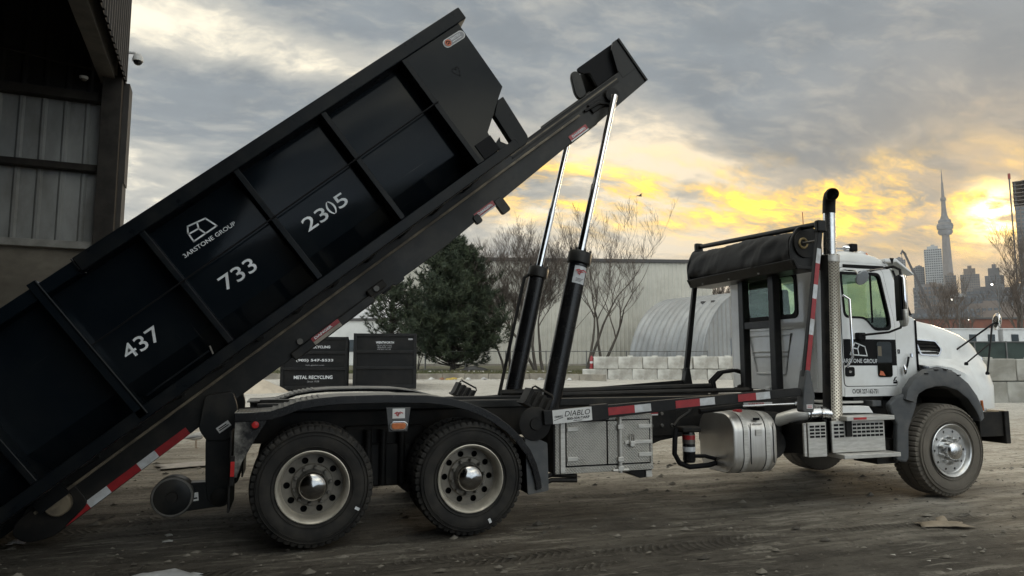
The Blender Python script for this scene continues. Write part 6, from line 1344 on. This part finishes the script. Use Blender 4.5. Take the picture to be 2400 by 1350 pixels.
# needle tower
nt = thing('needle_tower', 'tall concrete needle tower with a round pod below its antenna', 'tower', Y(1440, 2250, 1))
M_nt = sky_mat('needle_concrete', (.11,.095,.085), (.085,.074,.067)); M_ntp = sky_mat('needle_pod', (.13,.125,.12), (.07,.068,.066))
b = MB()
def yshape(z, R0, w): return [(R0*math.cos(a)+w*math.cos(a+b_), R0*math.sin(a)+w*math.sin(a+b_), z) for a in (0.4, 2.494, 4.589) for b_ in (-1.57, 1.57)]
b.loft([yshape(0, 27, 9), yshape(150, 17, 7.5), yshape(290, 13, 8), yshape(418, 9, 6.5)]); b.build('shaft', M_nt, nt, smooth=0)
b = MB(); b.lathe([(414, 9), (418, 18), (424, 21.5), (430, 21.5), (432, 19), (436, 22.5), (447, 24.0), (452, 23), (456, 19), (466, 18), (470, 13), (482, 9), (492, 8)], axis='z', n=28, cap=True); pod = b.build('pod', M_ntp, nt, smooth=30)
for z0, z1, r_ in ((437, 440, 23.4), (443, 446, 24.1), (458, 463, 18.8)): b = MB(); b.lathe([(z0, r_), (z1, r_)], axis='z', n=28); b.build('pod_windows', M_sw, pod)
b = MB(); b.lathe([(485, 8), (530, 6), (533, 8.5), (540, 8.5), (545, 4.5), (594, 3.2), (596, 2.2), (620, 1.6), (641, .5)], axis='z', n=14, cap=True); b.build('antenna', M_nt, nt, smooth=30)
# unfinished tower at the right edge
ut = thing('unfinished_tower', 'unfinished high tower with open top floors at the right edge', 'tower', Y(386.5, 500, 1), (0, 0, -YAW - math.atan2(386.5, 500)))
MB().box((-11, 0, 0), (11, 24, 116)).build('clad_floors', M_s4, ut)
for k in range(7): MB().box((-11.5, -.5, 117+k*2.9), (11.5, 24, 117.5+k*2.9)).build('floor_slab', M_s4, ut)
for x in (-10, -3, 4, 10): MB().box((x-.5, 1, 116), (x+.5, 3, 135)).build('column', M_s3, ut)
MB().box((-6, 6, 116), (8, 20, 136.5)).build('core', M_s3, ut)
b = MB()
for i in range(38):
    for k in range(7): b.box((-10.4+k*3, -.3, 2+i*3), (-8.3+k*3, .1, 4+i*3))
tag(b.build('window_grid', M_sw, ut, recalc=False), kind='stuff')
MB().box((-13.6, 2, 0), (-12.6, 3, 138)).build('hoist_mast', M_s3, ut); MB().box((-13.9, 1.5, 138), (-12.2, 3.5, 142)).build('mast_head', pbr('mast_red', (.2,.04,.03), None, 1, .8), ut)
# mobile crane jib
cr = thing('mobile_crane', 'leaning dark crane jib rising behind the cab', 'crane', Y(121.5, 200, 1))
def CP(r, d, z): return Y(r, d, z) - cr.location
jb = MB(); jb.tube([CP(127.4, 200, 4), CP(121, 200, 19.7), CP(115.4, 200, 33.4)], [.75, .55, .38], 4); jb.build('jib', M_s3, cr); MB().tube([CP(115.9, 200, 32.6), CP(114.9, 200, 33.8), CP(114.6, 200, 32.8)], .4, 4).build('jib_head', M_s3, cr)
MB().box((-2, -2, 0), (4, 3, 3.5)).build('carrier', M_s4, cr); MB().tube([CP(114.7, 200, 32.8), CP(114.75, 200, 22)], .08, 4).build('hoist_rope', M_s3, cr)
# street lamps, lit
M_lit = emis('lamp_light', (1, .93, .80), 14)
for lb, r, d, z in (('lit street lamp beside the big bare tree', 67.6, 95, 12.0), ('lit street lamp below the needle tower', 61.9, 95, 9.9), ('small lit lamp before the brick hall', 99.9, 149, 10.3)):
    t = thing('street_lamp', lb, 'street lamp', Y(r, d, 1), (0, 0, -YAW), 'lit street lamps')
    MB().tube([(0, 0, 0), (0, 0, z-1), (-.1, 0, z-.8)], .07, 6).build('pole', M_post, t); MB().tube([(-.05, 0, z-.9), (-.6, 0, z-.75)], .05, 6).build('arm', M_post, t)
    k = .45; MB().box((-1.1, -.2, z-.78), (-.5, .2, z-.66)).build('lamp_head', M_post, t); b = MB(); b.lathe([(-.18, .02), (-.14, .16*k), (0, .26*k)], (-.8, 0, z-.79), 'z', 12, True); b.build('bulb', M_lit, t)

# ------------------------------------------------------------------ evening haze: one closed box of thin air round the whole place
hz = bpy.data.materials.new('haze'); hz.use_nodes = True; q = NG(hz.node_tree); q.n.clear()
pv = q.node('ShaderNodeVolumePrincipled'); q.set(pv, 'Color', (.86, .85, .84)); q.set(pv, 'Density', .00007); q.set(pv, 'Anisotropy', .25)
o = q.node('ShaderNodeOutputMaterial'); q.l.new(pv.outputs[0], o.inputs['Volume'])
b = MB(); c4 = [Y(-1300, -340), Y(2500, -340), Y(2500, 2900), Y(-1300, 2900)]
b.loft([[(p.x, p.y, zz) for p in c4] for zz in (-1.5, 660.)]); tag(b.build('haze', hz), 'thin pale evening haze over yard and city', kind='stuff')
